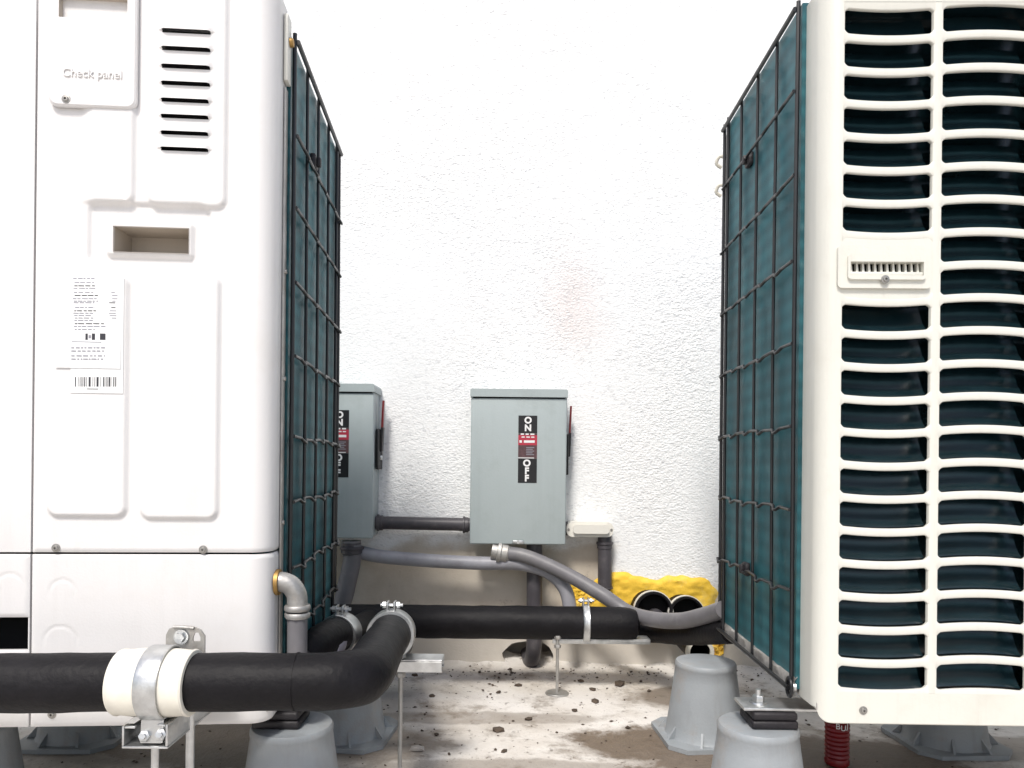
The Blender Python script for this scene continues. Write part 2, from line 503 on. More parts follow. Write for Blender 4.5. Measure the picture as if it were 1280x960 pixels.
def thing(name, label, cat, loc=(0, 0, 0), rz=0.0, group=None):
    o = obj(name, None)
    o.location = loc; o.rotation_euler = (0, 0, rz)
    o.empty_display_size = 0.05
    return tag(o, label, cat, group)

def tag(o, label, cat, group=None):
    o['label'] = label; o['category'] = cat
    if group: o['group'] = group
    return o

def spline(pts, n=10):
    """Catmull-Rom through the points"""
    P = [Vector(p) for p in pts]
    P = [P[0] * 2 - P[1]] + P + [P[-1] * 2 - P[-2]]
    out = []
    for i in range(1, len(P) - 2):
        p0, p1, p2, p3 = P[i - 1], P[i], P[i + 1], P[i + 2]
        for k in range(n):
            t = k / n
            out.append(0.5 * ((2 * p1) + (p2 - p0) * t + (2 * p0 - 5 * p1 + 4 * p2 - p3) * t * t + (3 * p1 - p0 - 3 * p2 + p3) * t ** 3))
    out.append(P[-2])
    return out

def bend(pts, r, n=8):
    """polyline with its corners rounded to radius r"""
    P = [Vector(p) for p in pts]
    out = [P[0]]
    for i in range(1, len(P) - 1):
        a = (P[i - 1] - P[i]); b = (P[i + 1] - P[i])
        d = min(r, a.length * 0.49, b.length * 0.49)
        s = P[i] + a.normalized() * d; e = P[i] + b.normalized() * d
        for k in range(n + 1):
            t = k / n
            out.append(s * (1 - t) ** 2 + P[i] * 2 * t * (1 - t) + e * t * t)
    out.append(P[-1])
    return out

def rrect(x0, x1, z0, z1, r, n=5):
    pts = []
    for cx, cz, a0 in ((x1 - r, z0 + r, -90), (x1 - r, z1 - r, 0), (x0 + r, z1 - r, 90), (x0 + r, z0 + r, 180)):
        for k in range(n + 1):
            a = R(a0 + 90 * k / n)
            pts.append((cx + r * math.cos(a), cz + r * math.sin(a)))
    return pts

def axis_mtx(origin, direction):
    return Matrix.Translation(origin) @ Vector(direction).to_track_quat('Z', 'Y').to_matrix().to_4x4()

def text_mesh(s, size, depth, m, name='lettering', bold=0.0, align='CENTER'):
    cu = bpy.data.curves.new('tmp_text', 'FONT')
    cu.body = s; cu.size = size; cu.extrude = depth; cu.offset = bold
    cu.align_x = align; cu.align_y = 'CENTER'
    cu.resolution_u = 4
    t = bpy.data.objects.new('tmp_text', cu)
    COL.objects.link(t)
    dg = bpy.context.evaluated_depsgraph_get()
    me = bpy.data.meshes.new_from_object(t.evaluated_get(dg))
    me.name = name
    bpy.data.objects.remove(t); bpy.data.curves.remove(cu)
    me.materials.clear(); me.materials.append(M[m])
    return me

def screw_mesh():
    mb = MB()
    mb.lathe([(0.0, 0.0004), (0.0011, 0.0004), (0.0013, 0.0022), (0.0022, 0.0021), (0.0027, 0.0014), (0.0028, 0.0006), (0.0042, 0.0004), (0.0044, 0.0)], 20, Matrix.Rotation(R(90), 4, 'X'))
    return mb.mesh('screw', 'screw')
SCREW = screw_mesh()

# ------------------------------------------------------------------ setting: ground and wall
DAMP = []
for px, py, rx, ry, amt in ((850, 932, 0.16, 0.075, 0.95), (1000, 950, 0.26, 0.10, 0.95), (860, 872, 0.10, 0.06, 0.75), (600, 897, 0.20, 0.028, 0.45), (290, 925, 0.20, 0.10, 0.9), (470, 930, 0.10, 0.07, 0.7), (640, 962, 0.22, 0.035, 0.5), (180, 935, 0.2, 0.06, 0.5), (1230, 935, 0.2, 0.05, 0.6)):
    p = floor_at(px, py)
    DAMP.append((p.x, p.y, rx, ry, amt))

def build_ground():
    # dense near the units, reaching the horizon
    mb = MB()
    nx, ny = 150, 130
    X0, X1, Y0, Y1 = -1.3, 1.5, 0.3, WALL_D + 0.05
    vs = []; fs = []
    for j in range(ny + 1):
        for i in range(nx + 1):
            x = X0 + (X1 - X0) * i / nx; y = Y0 + (Y1 - Y0) * j / ny
            e = min(i, nx - i, j, ny - j)
            z = (noise.noise(Vector((x * 9, y * 9, 0))) * 0.0025 + noise.noise(Vector((x * 35, y * 35, 3))) * 0.0012) * min(1, e / 6)
            k = max(0, (y - (WALL_D - 0.06)) / 0.06)
            if 0 < e: z += k * k * 0.006 * (1 + noise.noise(Vector((x * 25, y * 9, 7))))
            vs.append((x, y, z))
    for j in range(ny):
        for i in range(nx):
            a = j * (nx + 1) + i
            fs.append((a, a + 1, a + nx + 2, a + nx + 1))
    mb.add(vs, fs)
    B = 120
    for (a, b_, c, d) in ((-B, B, -B, Y0), (-B, X0, Y0, Y1), (X1, B, Y0, Y1), (-B, B, Y1, B)):
        mb.add([(a, c, 0), (b_, c, 0), (b_, d, 0), (a, d, 0)], [(0, 1, 2, 3)])
    o = mb.build('ground', floor_mat(), ang=60)
    o['kind'] = 'structure'

HOLE_C = at(660, 822, WALL_D)
def build_wall():
    W0, W1, H = -4.0, 4.0, 3.6
    hole = []
    for k in range(28):
        a = 2 * math.pi * k / 28
        w = 1 + 0.10 * noise.noise(Vector((math.cos(a) * 2, math.sin(a) * 2, 1)))
        hole.append((HOLE_C.x + 0.052 * w * math.cos(a), max(0.0012, 0.016 + 0.033 * w * math.sin(a))))
    outer = [(W0, -0.2), (W1, -0.2), (W1, H), (W0, H)]
    loops = [[Vector((x, z, 0)) for x, z in outer], [Vector((x, z, 0)) for x, z in hole]]
    tris = tessellate_polygon(loops)
    flat = outer + hole
    mb = MB()
    mb.add([(x, WALL_D, z) for x, z in flat], [tuple(t) for t in tris])
    n = len(hole)
    mb.add([(x, WALL_D, z) for x, z in hole] + [(x, WALL_D + 0.09, z) for x, z in hole],
           [(i, (i + 1) % n, (i + 1) % n + n, i + n) for i in range(n)] + [tuple(range(n, 2 * n))])
    mb.add([(W0, WALL_D, -0.2), (W0, WALL_D, H), (W0, WALL_D + 0.2, H), (W0, WALL_D + 0.2, -0.2),
            (W1, WALL_D, -0.2), (W1, WALL_D, H), (W1, WALL_D + 0.2, H), (W1, WALL_D + 0.2, -0.2)],
           [(0, 1, 2, 3), (4, 5, 6, 7), (1, 5, 6, 2), (2, 3, 7, 6)])
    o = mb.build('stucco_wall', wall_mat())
    tag(o, 'white rough stucco building wall behind the units, beige and smooth low down', 'wall')
build_ground()
build_wall()

# ------------------------------------------------------------------ condenser units
class Frame:
    """local frame of a unit: origin at the bottom of its coil-side front corner"""
    def __init__(self, px_corner, py_bottom, d, rz):
        self.o = at(px_corner, py_bottom, d)
        self.rz = rz
        self.inv = Matrix.Translation(self.o) @ Matrix.Rotation(rz, 4, 'Z')
        self.inv.invert()
    def front(self, px, py, y=0.0):
        c = self.inv @ Vector((0, 0, CAM_Z)); p = self.inv @ at(px, py, 1.0)
        t = (y - c.y) / (p.y - c.y)
        q = c + (p - c) * t
        return q.x, q.z
    def side(self, px, py, x=0.0):
        c = self.inv @ Vector((0, 0, CAM_Z)); p = self.inv @ at(px, py, 1.0)
        t = (x - c.x) / (p.x - c.x)
        q = c + (p - c) * t
        return q.y, q.z

UW, UD = 0.95, 0.356
FL = Frame(336, 905, 0.765, R(4.0))
FR = Frame(1021, 903, 0.765, R(-0.9))
UH = 0.902 - (FL.o.z + FR.o.z) / 2

def sm(a, b, x):
    t = min(1.0, max(0.0, (x - a) / (b - a)))
    return t * t * (3 - 2 * t)

def sd_rr(x, z, x0, x1, z0, z1, r):
    qx = abs(x - (x0 + x1) / 2) - (x1 - x0) / 2 + r
    qz = abs(z - (z0 + z1) / 2) - (z1 - z0) / 2 + r
    return math.hypot(max(qx, 0), max(qz, 0)) + min(max(qx, qz), 0) - r

def frange(a, b, step):
    n = max(1, int(round((b - a) / step)))
    return [a + (b - a) * i / n for i in range(n + 1)]

def coil_side(root, sgn, F, near_px, wire_rows, clips, base_name):
    """coil, guard and frame of the side facing the passage. sgn=+1: side looks to +x (left unit), -1: to -x."""
    y0, y1 = 0.048, UD - 0.018
    zb, zt = near_px
    # fin pack
    mb = MB(); mb.box(min(0, -sgn * 0.032) + sgn * 0.0045, max(0, -sgn * 0.032) + sgn * 0.0045, y0, y1, 0.02, zt + 0.004)
    mb.build('fin_coil', 'coil', root)
    # rear corner post
    mb = MB(); mb.box(min(0, -sgn * 0.03) + sgn * 0.004, max(0, -sgn * 0.03) + sgn * 0.004, UD - 0.016, UD + 0.002, 0.012, zt - 0.004, 0.0015)
    mb.build('rear_post', 'galv_dull', root)
    # wire guard
    gx = sgn * 0.0075
    g = obj('wire_guard', None, root); g.empty_display_size = 0.02
    ys = [0.0525 + (y1 - 0.006 - 0.0525) * k / 4 + (0.0 if k in (0, 4) else random.uniform(-0.003, 0.003)) for k in range(5)] + [UD - 0.004]
    for k, y in enumerate(ys):
        r = 0.0020 if 0 < k < 4 else 0.0025
        j = random.uniform(-0.002, 0.002)
        pts = [(gx, y, zb + (0.0 if k < 5 else 0.04)), (gx + sgn * 0.001, y + j, (zb + zt) / 2), (gx, y, zt + 0.009 + random.uniform(-0.003, 0.003))]
        MB().tube(spline(pts, 6), r, 8).build('vertical_wire', 'wire', g)
    for z in [zb + 0.003] + wire_rows + [zt]:
        pts = []
        n = 44
        edge = z in (zb + 0.003, zt)
        for i in range(n + 1):
            t = i / n
            y = ys[0] + (ys[-1] - ys[0]) * t
            ph = (t * 5) % 1.0
            # a crimp beside every crossing, plus the sag of a hand-fitted guard
            k = 0.0 if edge else 0.0042 * (sm(0.55, 0.72, ph) - sm(0.78, 0.97, ph)) + 0.0012 * math.sin(9 * t + z * 40)
            pts.append((gx + sgn * (0.0035 + (0 if edge else 0.7 * k)), y, z - k * 1.1))
        MB().tube(pts, 0.0028 if edge else 0.0020, 8).build('cross_wire', 'wire', g)
    for (yy, zz) in clips:
        mb = MB(); mb.box(gx - 0.004, gx + 0.004, yy - 0.010, yy + 0.010, zz - 0.009, zz + 0.009, 0.003)
        mb.box(gx - 0.003 + sgn * 0.006, gx + 0.003 + sgn * 0.006, yy - 0.004, yy + 0.004, zz - 0.006, zz + 0.006, 0.002)
        mb.build('guard_clip', 'rubber', g)
    return g

def outer_shell(root, sgn, m):
    """top lid, blind end panel, rear frame, base pan"""
    x0, x1 = (-UW, 0.0) if sgn > 0 else (0.0, UW)
    i0, i1 = (0.0, 0.036) if sgn > 0 else (0.036, 0.0)
    MB().box(x0 + i0, x1 - i1, 0.046, UD - 0.026, UH - 0.014, UH - 0.004, 0.002, 2).build('top_lid', m, root)
    xe = x0 if sgn > 0 else x1
    MB().box(min(xe, xe + sgn * 0.004), max(xe, xe + sgn * 0.004), 0.012, UD, 0.014, UH - 0.02, 0.001).build('end_panel', m, root)
    MB().box(x0 + 0.032 if sgn > 0 else x0 + 0.034, x1 - 0.034 if sgn > 0 else x1 - 0.032, UD - 0.024, UD - 0.006, 0.016, UH - 0.02).build('rear_coil', 'coil', root)
    # base pan with a turned-up, scuffed rim
    mb = MB(); mb.box(x0 + 0.003, x1 - 0.003, 0.008, UD, 0.010, 0.018, 0.001)
    xr = x1 if sgn > 0 else x0
    n = 24
    vs = []
    for i in range(n + 1):
        y = 0.046 + (UD - 0.048) * i / n
        j = 0.0018 * noise.noise(Vector((y * 40, sgn, 0)))
        vs += [(xr + sgn * (0.001 + j), y, 0.010), (xr + sgn * (0.006 + j), y, 0.012), (xr + sgn * (0.006 - j), y, 0.030 + j), (xr + sgn * 0.003, y, 0.034 + 1.5 * j)]
    fs = []
    for i in range(n):
        for k in range(3):
            a = i * 4 + k
            fs.append((a, a + 1, a + 5, a + 4))
    mb.add(vs, fs)
    mb.build('base_pan', 'foil', root)

# ---- left unit
def left_unit():
    root = thing('condenser_unit', 'white outdoor condenser unit showing its service panel, left of the passage', 'air conditioner', FL.o, FL.rz)
    q = FL.front
    zs = q(180, 692)[1]                      # horizontal seam
    xs = q(42, 350)[0]                       # vertical seam
    RC = 0.022                               # front corner radius
    T = lambda x0, y0, x1, y1: (q(x0, (y0 + y1) / 2)[0], q(x1, (y0 + y1) / 2)[0], q((x0 + x1) / 2, y1)[1], q((x0 + x1) / 2, y0)[1])
    slots = []
    for y in (42, 64, 86, 107, 128, 148, 168.5, 188.5):
        a, b, _, _ = T(205 + (42 - y) * 0.01, y - 2, 265 + (42 - y) * 0.02, y + 2)
        slots.append((a, b, q(235, y)[1]))
    h1 = T(143, 285, 236, 316)               # lower hand recess
    fr = T(133, 277, 241, 321)               # its raised rim
    p1 = T(62, 343, 160, 645); p2 = T(178, 343, 274, 648)
    pr = T(188, -20, 284, 259)
    pl = T(20, 40, 169, 253)
    pm = T(111, 255, 262, 332)
    ck = T(65, -30, 174, 137)
    def height(s, z):
        """outward relief of the sheet metal, metres"""
        h = 0.0
        for r, d in ((p1, 0.0044), (p2, 0.0044), (pr, 0.0040)):
            h += d * (1 - sm(-0.0021, 0.0021, sd_rr(s, z, *r, 0.010)))
        a = sd_rr(s, z, *pl, 0.010); b = sd_rr(s, z, *pm, 0.010)
        h += 0.0040 * (1 - sm(-0.0021, 0.0021, a)) * sm(q(100, 0)[0], q(122, 0)[0], s)
        h += -0.0034 * (1 - sm(-0.0021, 0.0021, b)) * (1 - sm(q(0, 262)[1] - 0.055, q(0, 262)[1] - 0.02, -z + 2 * (q(0, 262)[1]) - 0.04) * 0)
        e = sd_rr(s, z, *fr, 0.004)
        h += 0.0042 * (1 - sm(-0.0022, 0.0016, e))
        for (a0, a1, zz) in slots:
            if a0 - 0.01 < s < a1 + 0.01 and abs(z - zz) < 0.014:
                up = z - zz
                lat = sm(a0 - 0.004, a0 + 0.003, s) * (1 - sm(a1 - 0.003, a1 + 0.004, s))
                if up > 0: h += 0.0040 * lat * (1 - sm(0.001, 0.011, up))
        return h
    def holes(s, z):
        if h1[0] < s < h1[1] and h1[2] < z < h1[3]: return True
        for (a0, a1, zz) in slots:
            if a0 < s < a1 and -0.0022 < z - zz < 0.0002: return True
        return False
    def pos(s, z, h):
        """s: distance along the sheet; wraps round the front corner"""
        sf = -RC
        if s <= sf: return (s, -h, z)
        L = RC * math.pi / 2
        if s <= sf + L:
            a = (s - sf) / RC
            return (sf + (RC + h) * math.sin(a), RC - (RC + h) * math.cos(a), z)
        return (h, RC + (s - sf - L), z)
    def sheet(name, s0, s1, z0, z1, step, hf=None, hole=None, wrap=False, lip=0.006):
        ss = frange(s0, s1, step); zz = frange(z0, z1, step)
        if hole:
            extra = [h1[0], h1[1]] + [slots[0][0], slots[0][1]]
            ss = sorted(set(ss + extra))
            ez = [h1[2], h1[3]]
            for (_, _, c) in slots: ez += [c - 0.0022, c + 0.0002]
            zz = sorted(set(zz + ez))
        ns, nz = len(ss), len(zz)
        vs = []
        for z in zz:
            for s in ss:
                e = min(s - s0, 1 if wrap else s1 - s, z - z0, z1 - z)
                edge = -0.0016 * (1 - sm(0, 0.0035, e))         # rolled edges at the seams
                vs.append(pos(s, z, (hf(s, z) if hf else 0.0) + edge))
        fs = []
        for j in range(nz - 1):
            for i in range(ns - 1):
                cs, cz = (ss[i] + ss[i + 1]) / 2, (zz[j] + zz[j + 1]) / 2
                if hole and hole(cs, cz): continue
                a = j * ns + i
                fs.append((a, a + 1, a + ns + 1, a + ns))
        # turned-in lips all round
        ring = [i for i in range(ns)] + [j * ns + ns - 1 for j in range(1, nz)] + [(nz - 1) * ns + i for i in range(ns - 2, -1, -1)] + [j * ns for j in range(nz - 2, 0, -1)]
        base = len(vs)
        for k in ring:
            s = ss[k % ns]; z = zz[k // ns]
            vs.append(pos(s, z, -lip))
        m = len(ring)
        for i in range(m):
            fs.append((ring[i], ring[(i + 1) % m], base + (i + 1) % m, base + i))
        return MB().add(vs, fs).build(name, 'white', root, 50)
    G = 0.0011
    s_end = -RC + RC * math.pi / 2 + 0.027
    up = sheet('service_panel', xs + G, s_end, zs + G, UH + 0.014, 0.0017, height, holes, True)
    lowx = q(37, 800)[0]
    # knock-outs pressed into the lower panel
    ko = [(q(78, 740), 0.0125), (q(75, 803), 0.0165), (q(190, 860), 0.0165)]
    def kh(s, z):
        h = 0.0
        for (c, r) in ko:
            d = abs(math.hypot(s - c[0], z - c[1]) - r)
            h -= 0.0008 * (1 - sm(0.0002, 0.0016, d)) * sm(-r * 0.9, r * 0.6, z - c[1])
        return h
    low = sheet('lower_panel', lowx + G, s_end, 0.0, zs - G, 0.0018, kh, None, True)
    ko2 = [(q(12, 735), 0.0145)]
    def kh2(s, z):
        h = 0.0
        for (c, r) in ko2:
            d = abs(math.hypot(s - c[0], z - c[1]) - r)
            h -= 0.0008 * (1 - sm(0.0002, 0.0016, d)) * sm(-r * 0.9, r * 0.6, z - c[1])
        return h
    sheet('fan_panel', -UW, xs - G, zs + G, UH + 0.014, 0.02)
    # pipe opening cut in the lower left panel
    ox1, oz0, oz1 = q(34, 790)[0], q(20, 813)[1], q(20, 772)[1]
    ox0 = ox1 - 0.11
    sheet('lower_fan_panel', ox0 - 0.14, lowx - G, oz1, zs - G, 0.0018, kh2)
    sheet('lower_fan_panel', -UW, ox0 - 0.14 - G, 0.0, zs - G, 0.02)
    sheet('lower_fan_panel', ox0 - 0.14, lowx - G, 0.0, oz0, 0.004)
    sheet('lower_fan_panel', ox1, lowx - G, oz0 + 0.0004, oz1 - 0.0004, 0.003)
    sheet('lower_fan_panel', ox0 - 0.14, ox0, oz0 + 0.0004, oz1 - 0.0004, 0.003)
    MB().box(ox0, ox1, 0.05, 0.055, oz0 - 0.01, oz1 + 0.01).build('opening_back', 'dark_gap', root)
    # dark core behind the gaps
    MB().box(-UW + 0.02, -0.034, 0.052, 0.056, 0.022, UH - 0.016).build('inner_frame', 'dark_gap', root)
    # hand recess: a real tray
    def tray(name, r, d, parent):
        x0, x1, z0, z1 = r
        i = 0.003
        vs = [(x0, -0.002, z0), (x1, -0.002, z0), (x1, -0.002, z1), (x0, -0.002, z1),
              (x0 + i, d, z0 + i), (x1 - i, d, z0 + i), (x1 - i, d, z1 - i * 0.3), (x0 + i, d, z1 - i * 0.3)]
        mb = MB().add(vs, [(0, 1, 5, 4), (1, 2, 6, 5), (2, 3, 7, 6), (3, 0, 4, 7), (4, 5, 6, 7)])
        return mb.build(name, 'recess', parent)
    t = tray('hand_recess', (h1[0] - 0.0005, h1[1] + 0.0005, h1[2] - 0.0005, h1[3] + 0.0005), 0.034, up)
    # check cover: a plate of its own on top of the panel, with a finger recess
    x0, x1, z0, z1 = ck
    hr = T(78, 1, 163, 28)
    yb, yf = -0.0012, -0.0068
    mb = MB()
    def plate(x0, x1, z0, z1, rr, hole, yf, yb):
        out = rrect(x0, x1, z0, z1, rr)
        hl = [(hole[0], hole[2]), (hole[1], hole[2]), (hole[1], hole[3]), (hole[0], hole[3])]
        tris = tessellate_polygon([[Vector((a, b, 0)) for a, b in out], [Vector((a, b, 0)) for a, b in hl]])
        fl = out + hl
        b = MB()
        b.add([(a, yf, c) for a, c in fl], [tuple(t) for t in tris])
        n = len(out)
        # softened rim
        cx, cz = (x0 + x1) / 2, (z0 + z1) / 2
        o2 = [(a + 0.0016 * (1 if a > cx else -1), c + 0.0016 * (1 if c > cz else -1)) for a, c in out]
        b.add([(a, yf, c) for a, c in out] + [(a, yf + 0.0016, c) for a, c in o2] + [(a, yb, c) for a, c in o2],
              [(i, (i + 1) % n, (i + 1) % n + n, i + n) for i in range(n)] + [(i + n, (i + 1) % n + n, (i + 1) % n + 2 * n, i + 2 * n) for i in range(n)])
        return b
    cov = plate(x0 + 0.0016, x1 - 0.0016, z0 + 0.0016, min(z1, UH + 0.010), 0.008, hr, yf, yb).build('check_cover', 'white', root)
    MB().add([(hr[0], yf, hr[2]), (hr[1], yf, hr[2]), (hr[1], yf, hr[3]), (hr[0], yf, hr[3]),
              (hr[0] + 0.003, 0.030, hr[2] + 0.006), (hr[1] - 0.003, 0.030, hr[2] + 0.006), (hr[1] - 0.003, 0.030, hr[3] - 0.001), (hr[0] + 0.003, 0.030, hr[3] - 0.001)],
             [(0, 1, 5, 4), (1, 2, 6, 5), (2, 3, 7, 6), (3, 0, 4, 7), (4, 5, 6, 7)]).build('finger_recess', 'recess', cov)
    c = q(120, 97)
    obj('embossed_lettering', text_mesh('Check panel', 0.0118, 0.0010, 'white', 'embossed_lettering'), cov, (c[0], yf - 0.0002, c[1]), (R(90), 0, 0))
    for (px, py, yy, par) in ((87, 128, yf, cov), (70, 685, -0.0002, up), (254, 687, -0.0002, up), (65, 893, -0.0002, low), (248, 893, -0.0002, low)):
        a = q(px, py)
        obj('screw', SCREW, par, (a[0], yy, a[1]))
    # dark interior right behind the louvres
    a = T(200, 36, 270, 196)
    MB().box(a[0], a[1], 0.012, 0.014, a[2], a[3]).build('louvre_backing', 'dark_gap', up)
    # rating label and the small sticker that overlaps it
    def lab(name, px0, py0, px1, py1, y):
        x0, x1, z0, z1 = T(px0, py0, px1, py1)
        return MB().box(x0, x1, y - 0.0002, y + 0.0002, z0, z1).build(name, 'paper', root)
    base_y = -0.0046
    l1 = lab('rating_label', 92, 348, 157, 492, base_y - 0.0004)
    l2 = lab('sticker', 73, 430, 154, 461, base_y - 0.0012)
    rnd = random.Random(3)
    dk = MB(); gy = MB()
    def rect(mb, x0, y0, x1, y1, y):
        a, b, c_, d = T(x0, y0, x1, y1)
        mb.add([(a, y, c_), (b, y, c_), (b, y, d), (a, y, d)], [(0, 1, 2, 3)])
    yy = base_y - 0.0007
    rows = [350, 355, 359, 362, 367, 371, 375, 378, 380, 386, 390, 393, 396, 399, 402, 406, 409.5, 413]
    for i, ry in enumerate(rows):
        x = 95 + rnd.uniform(-1, 2)
        end = 120 + rnd.uniform(-4, 6) if i not in (15, 16) else 135
        mb = dk if i in (2, 5, 10, 15) else gy
        while x < end:
            w = rnd.uniform(2.5, 8)
            rect(mb, x, ry - 0.8, min(x + w, end), ry + 0.5, yy)
            x += w + rnd.uniform(0.8, 2.0)
        if 3 < i < 14: rect(dk if i in (8, 9) else gy, 140 + rnd.uniform(-2, 4), ry - 0.7, 148 + rnd.uniform(-2, 2), ry + 0.5, yy)
    for (a, b_) in ((110, 113), (118, 122), (128, 135)):
        rect(dk, a, 418, b_, 426, yy)
    rect(gy, 114, 420, 117, 424, yy); rect(gy, 93, 428, 130, 429, yy)
    dk.build('label_print', 'print', l1); gy.build('label_print', 'print_grey', l1)
    bc = MB(); x = 97.0
    while x < 148:
        w = rnd.choice((0.7, 0.9, 1.3, 1.9, 2.6))
        rect(bc, x, 472, min(x + w, 148.5), 484, yy)
        x += w + rnd.choice((0.8, 1.1, 1.6, 2.4))
    rect(bc, 112, 486.4, 126, 487.4, yy)
    bc.build('barcode', 'print', l1)
    sp = MB(); y2 = base_y - 0.0016
    for ry in (436, 440, 446, 450):
        x = 93
        while x < 134:
            w = rnd.uniform(2, 7); rect(sp, x, ry - 0.8, min(x + w, 135), ry + 0.7, y2); x += w + rnd.uniform(0.8, 2.5)
    sp.build('label_print', 'print_grey', l2)
    # coil side
    yN, zt = FL.side(362, 40, 0.006)
    _, zb = FL.side(350, 868, 0.006)
    rows = [FL.side(357, y, 0.006)[1] for y in (152, 248, 345, 441, 545, 628, 712, 790)]
    clips = [FL.side(393, 203, 0.008)]
    coil_side(root, 1, FL, (0.036, zt), rows, clips, 'left')
    outer_shell(root, 1, 'white')
    # cream end bracket with a brass screw at the top rear of the corner
    MB().box(0.0005, 0.0055, 0.030, 0.046, UH - 0.075, UH - 0.002, 0.0015).build('lid_bracket', 'cream', root)
    MB().lathe([(0.0, 0.004), (0.004, 0.004), (0.005, 0.002), (0.005, 0)], 14, axis_mtx((0.0055, 0.038, UH - 0.030), (1, 0, 0))).build('screw', 'brass', root)
    MB().box(0.0003, 0.0024, 0.034, 0.046, 0.02, UH - 0.08, 0.0008).build('coil_edge_trim', 'galv_dull', root)
    for py in (330, 470, 655):
        yS, zS = 0.039, FL.side(348, py, 0.003)[1]
        MB().lathe([(0.0, 0.002), (0.0025, 0.002), (0.003, 0)], 12, axis_mtx((0.0024, yS, zS), (1, 0, 0))).build('screw', 'screw', root)
    # galvanised elbow connector leaving the side, with its lock ring
    c0 = FL.inv @ at(331, 723, 0.815)
    cx = 0.0005; cz = c0.z; cy = 0.026
    P = [Vector((cx, cy, cz)), Vector((cx + 0.006, cy, cz)), Vector((cx + 0.0145, cy + 0.001, cz - 0.004)), Vector((cx + 0.0205, cy + 0.002, cz - 0.014)), Vector((cx + 0.0215, cy + 0.002, cz - 0.028))]
    e = MB().tube(spline(P, 6), 0.0108, 20)
    for z in (-0.028, -0.036):
        e.lathe([(0.0, 0.003), (0.0130, 0.003), (0.0138, 0.0018), (0.0138, -0.0018), (0.0130, -0.003), (0.0, -0.003)], 8 if z < -0.03 else 24, Matrix.Translation((cx + 0.0215, cy + 0.002, cz + z)))
    el = e.build('elbow_connector', 'galv_dull', root, 40)
    MB().lathe([(0.009, 0), (0.0140, 0), (0.0140, 0.004), (0.009, 0.004)], 24, axis_mtx((cx - 0.001, cy, cz), (1, 0, 0)), True).build('lock_ring', 'brass', el)
    MB().tube(bend([(cx + 0.0215, cy + 0.002, cz - 0.038), (cx + 0.022, cy + 0.002, cz - 0.12), (cx + 0.020, cy + 0.06, 0.0)], 0.03), 0.0106, 18).build('conduit', 'cond_mid', el)
    return root
LU = left_unit()

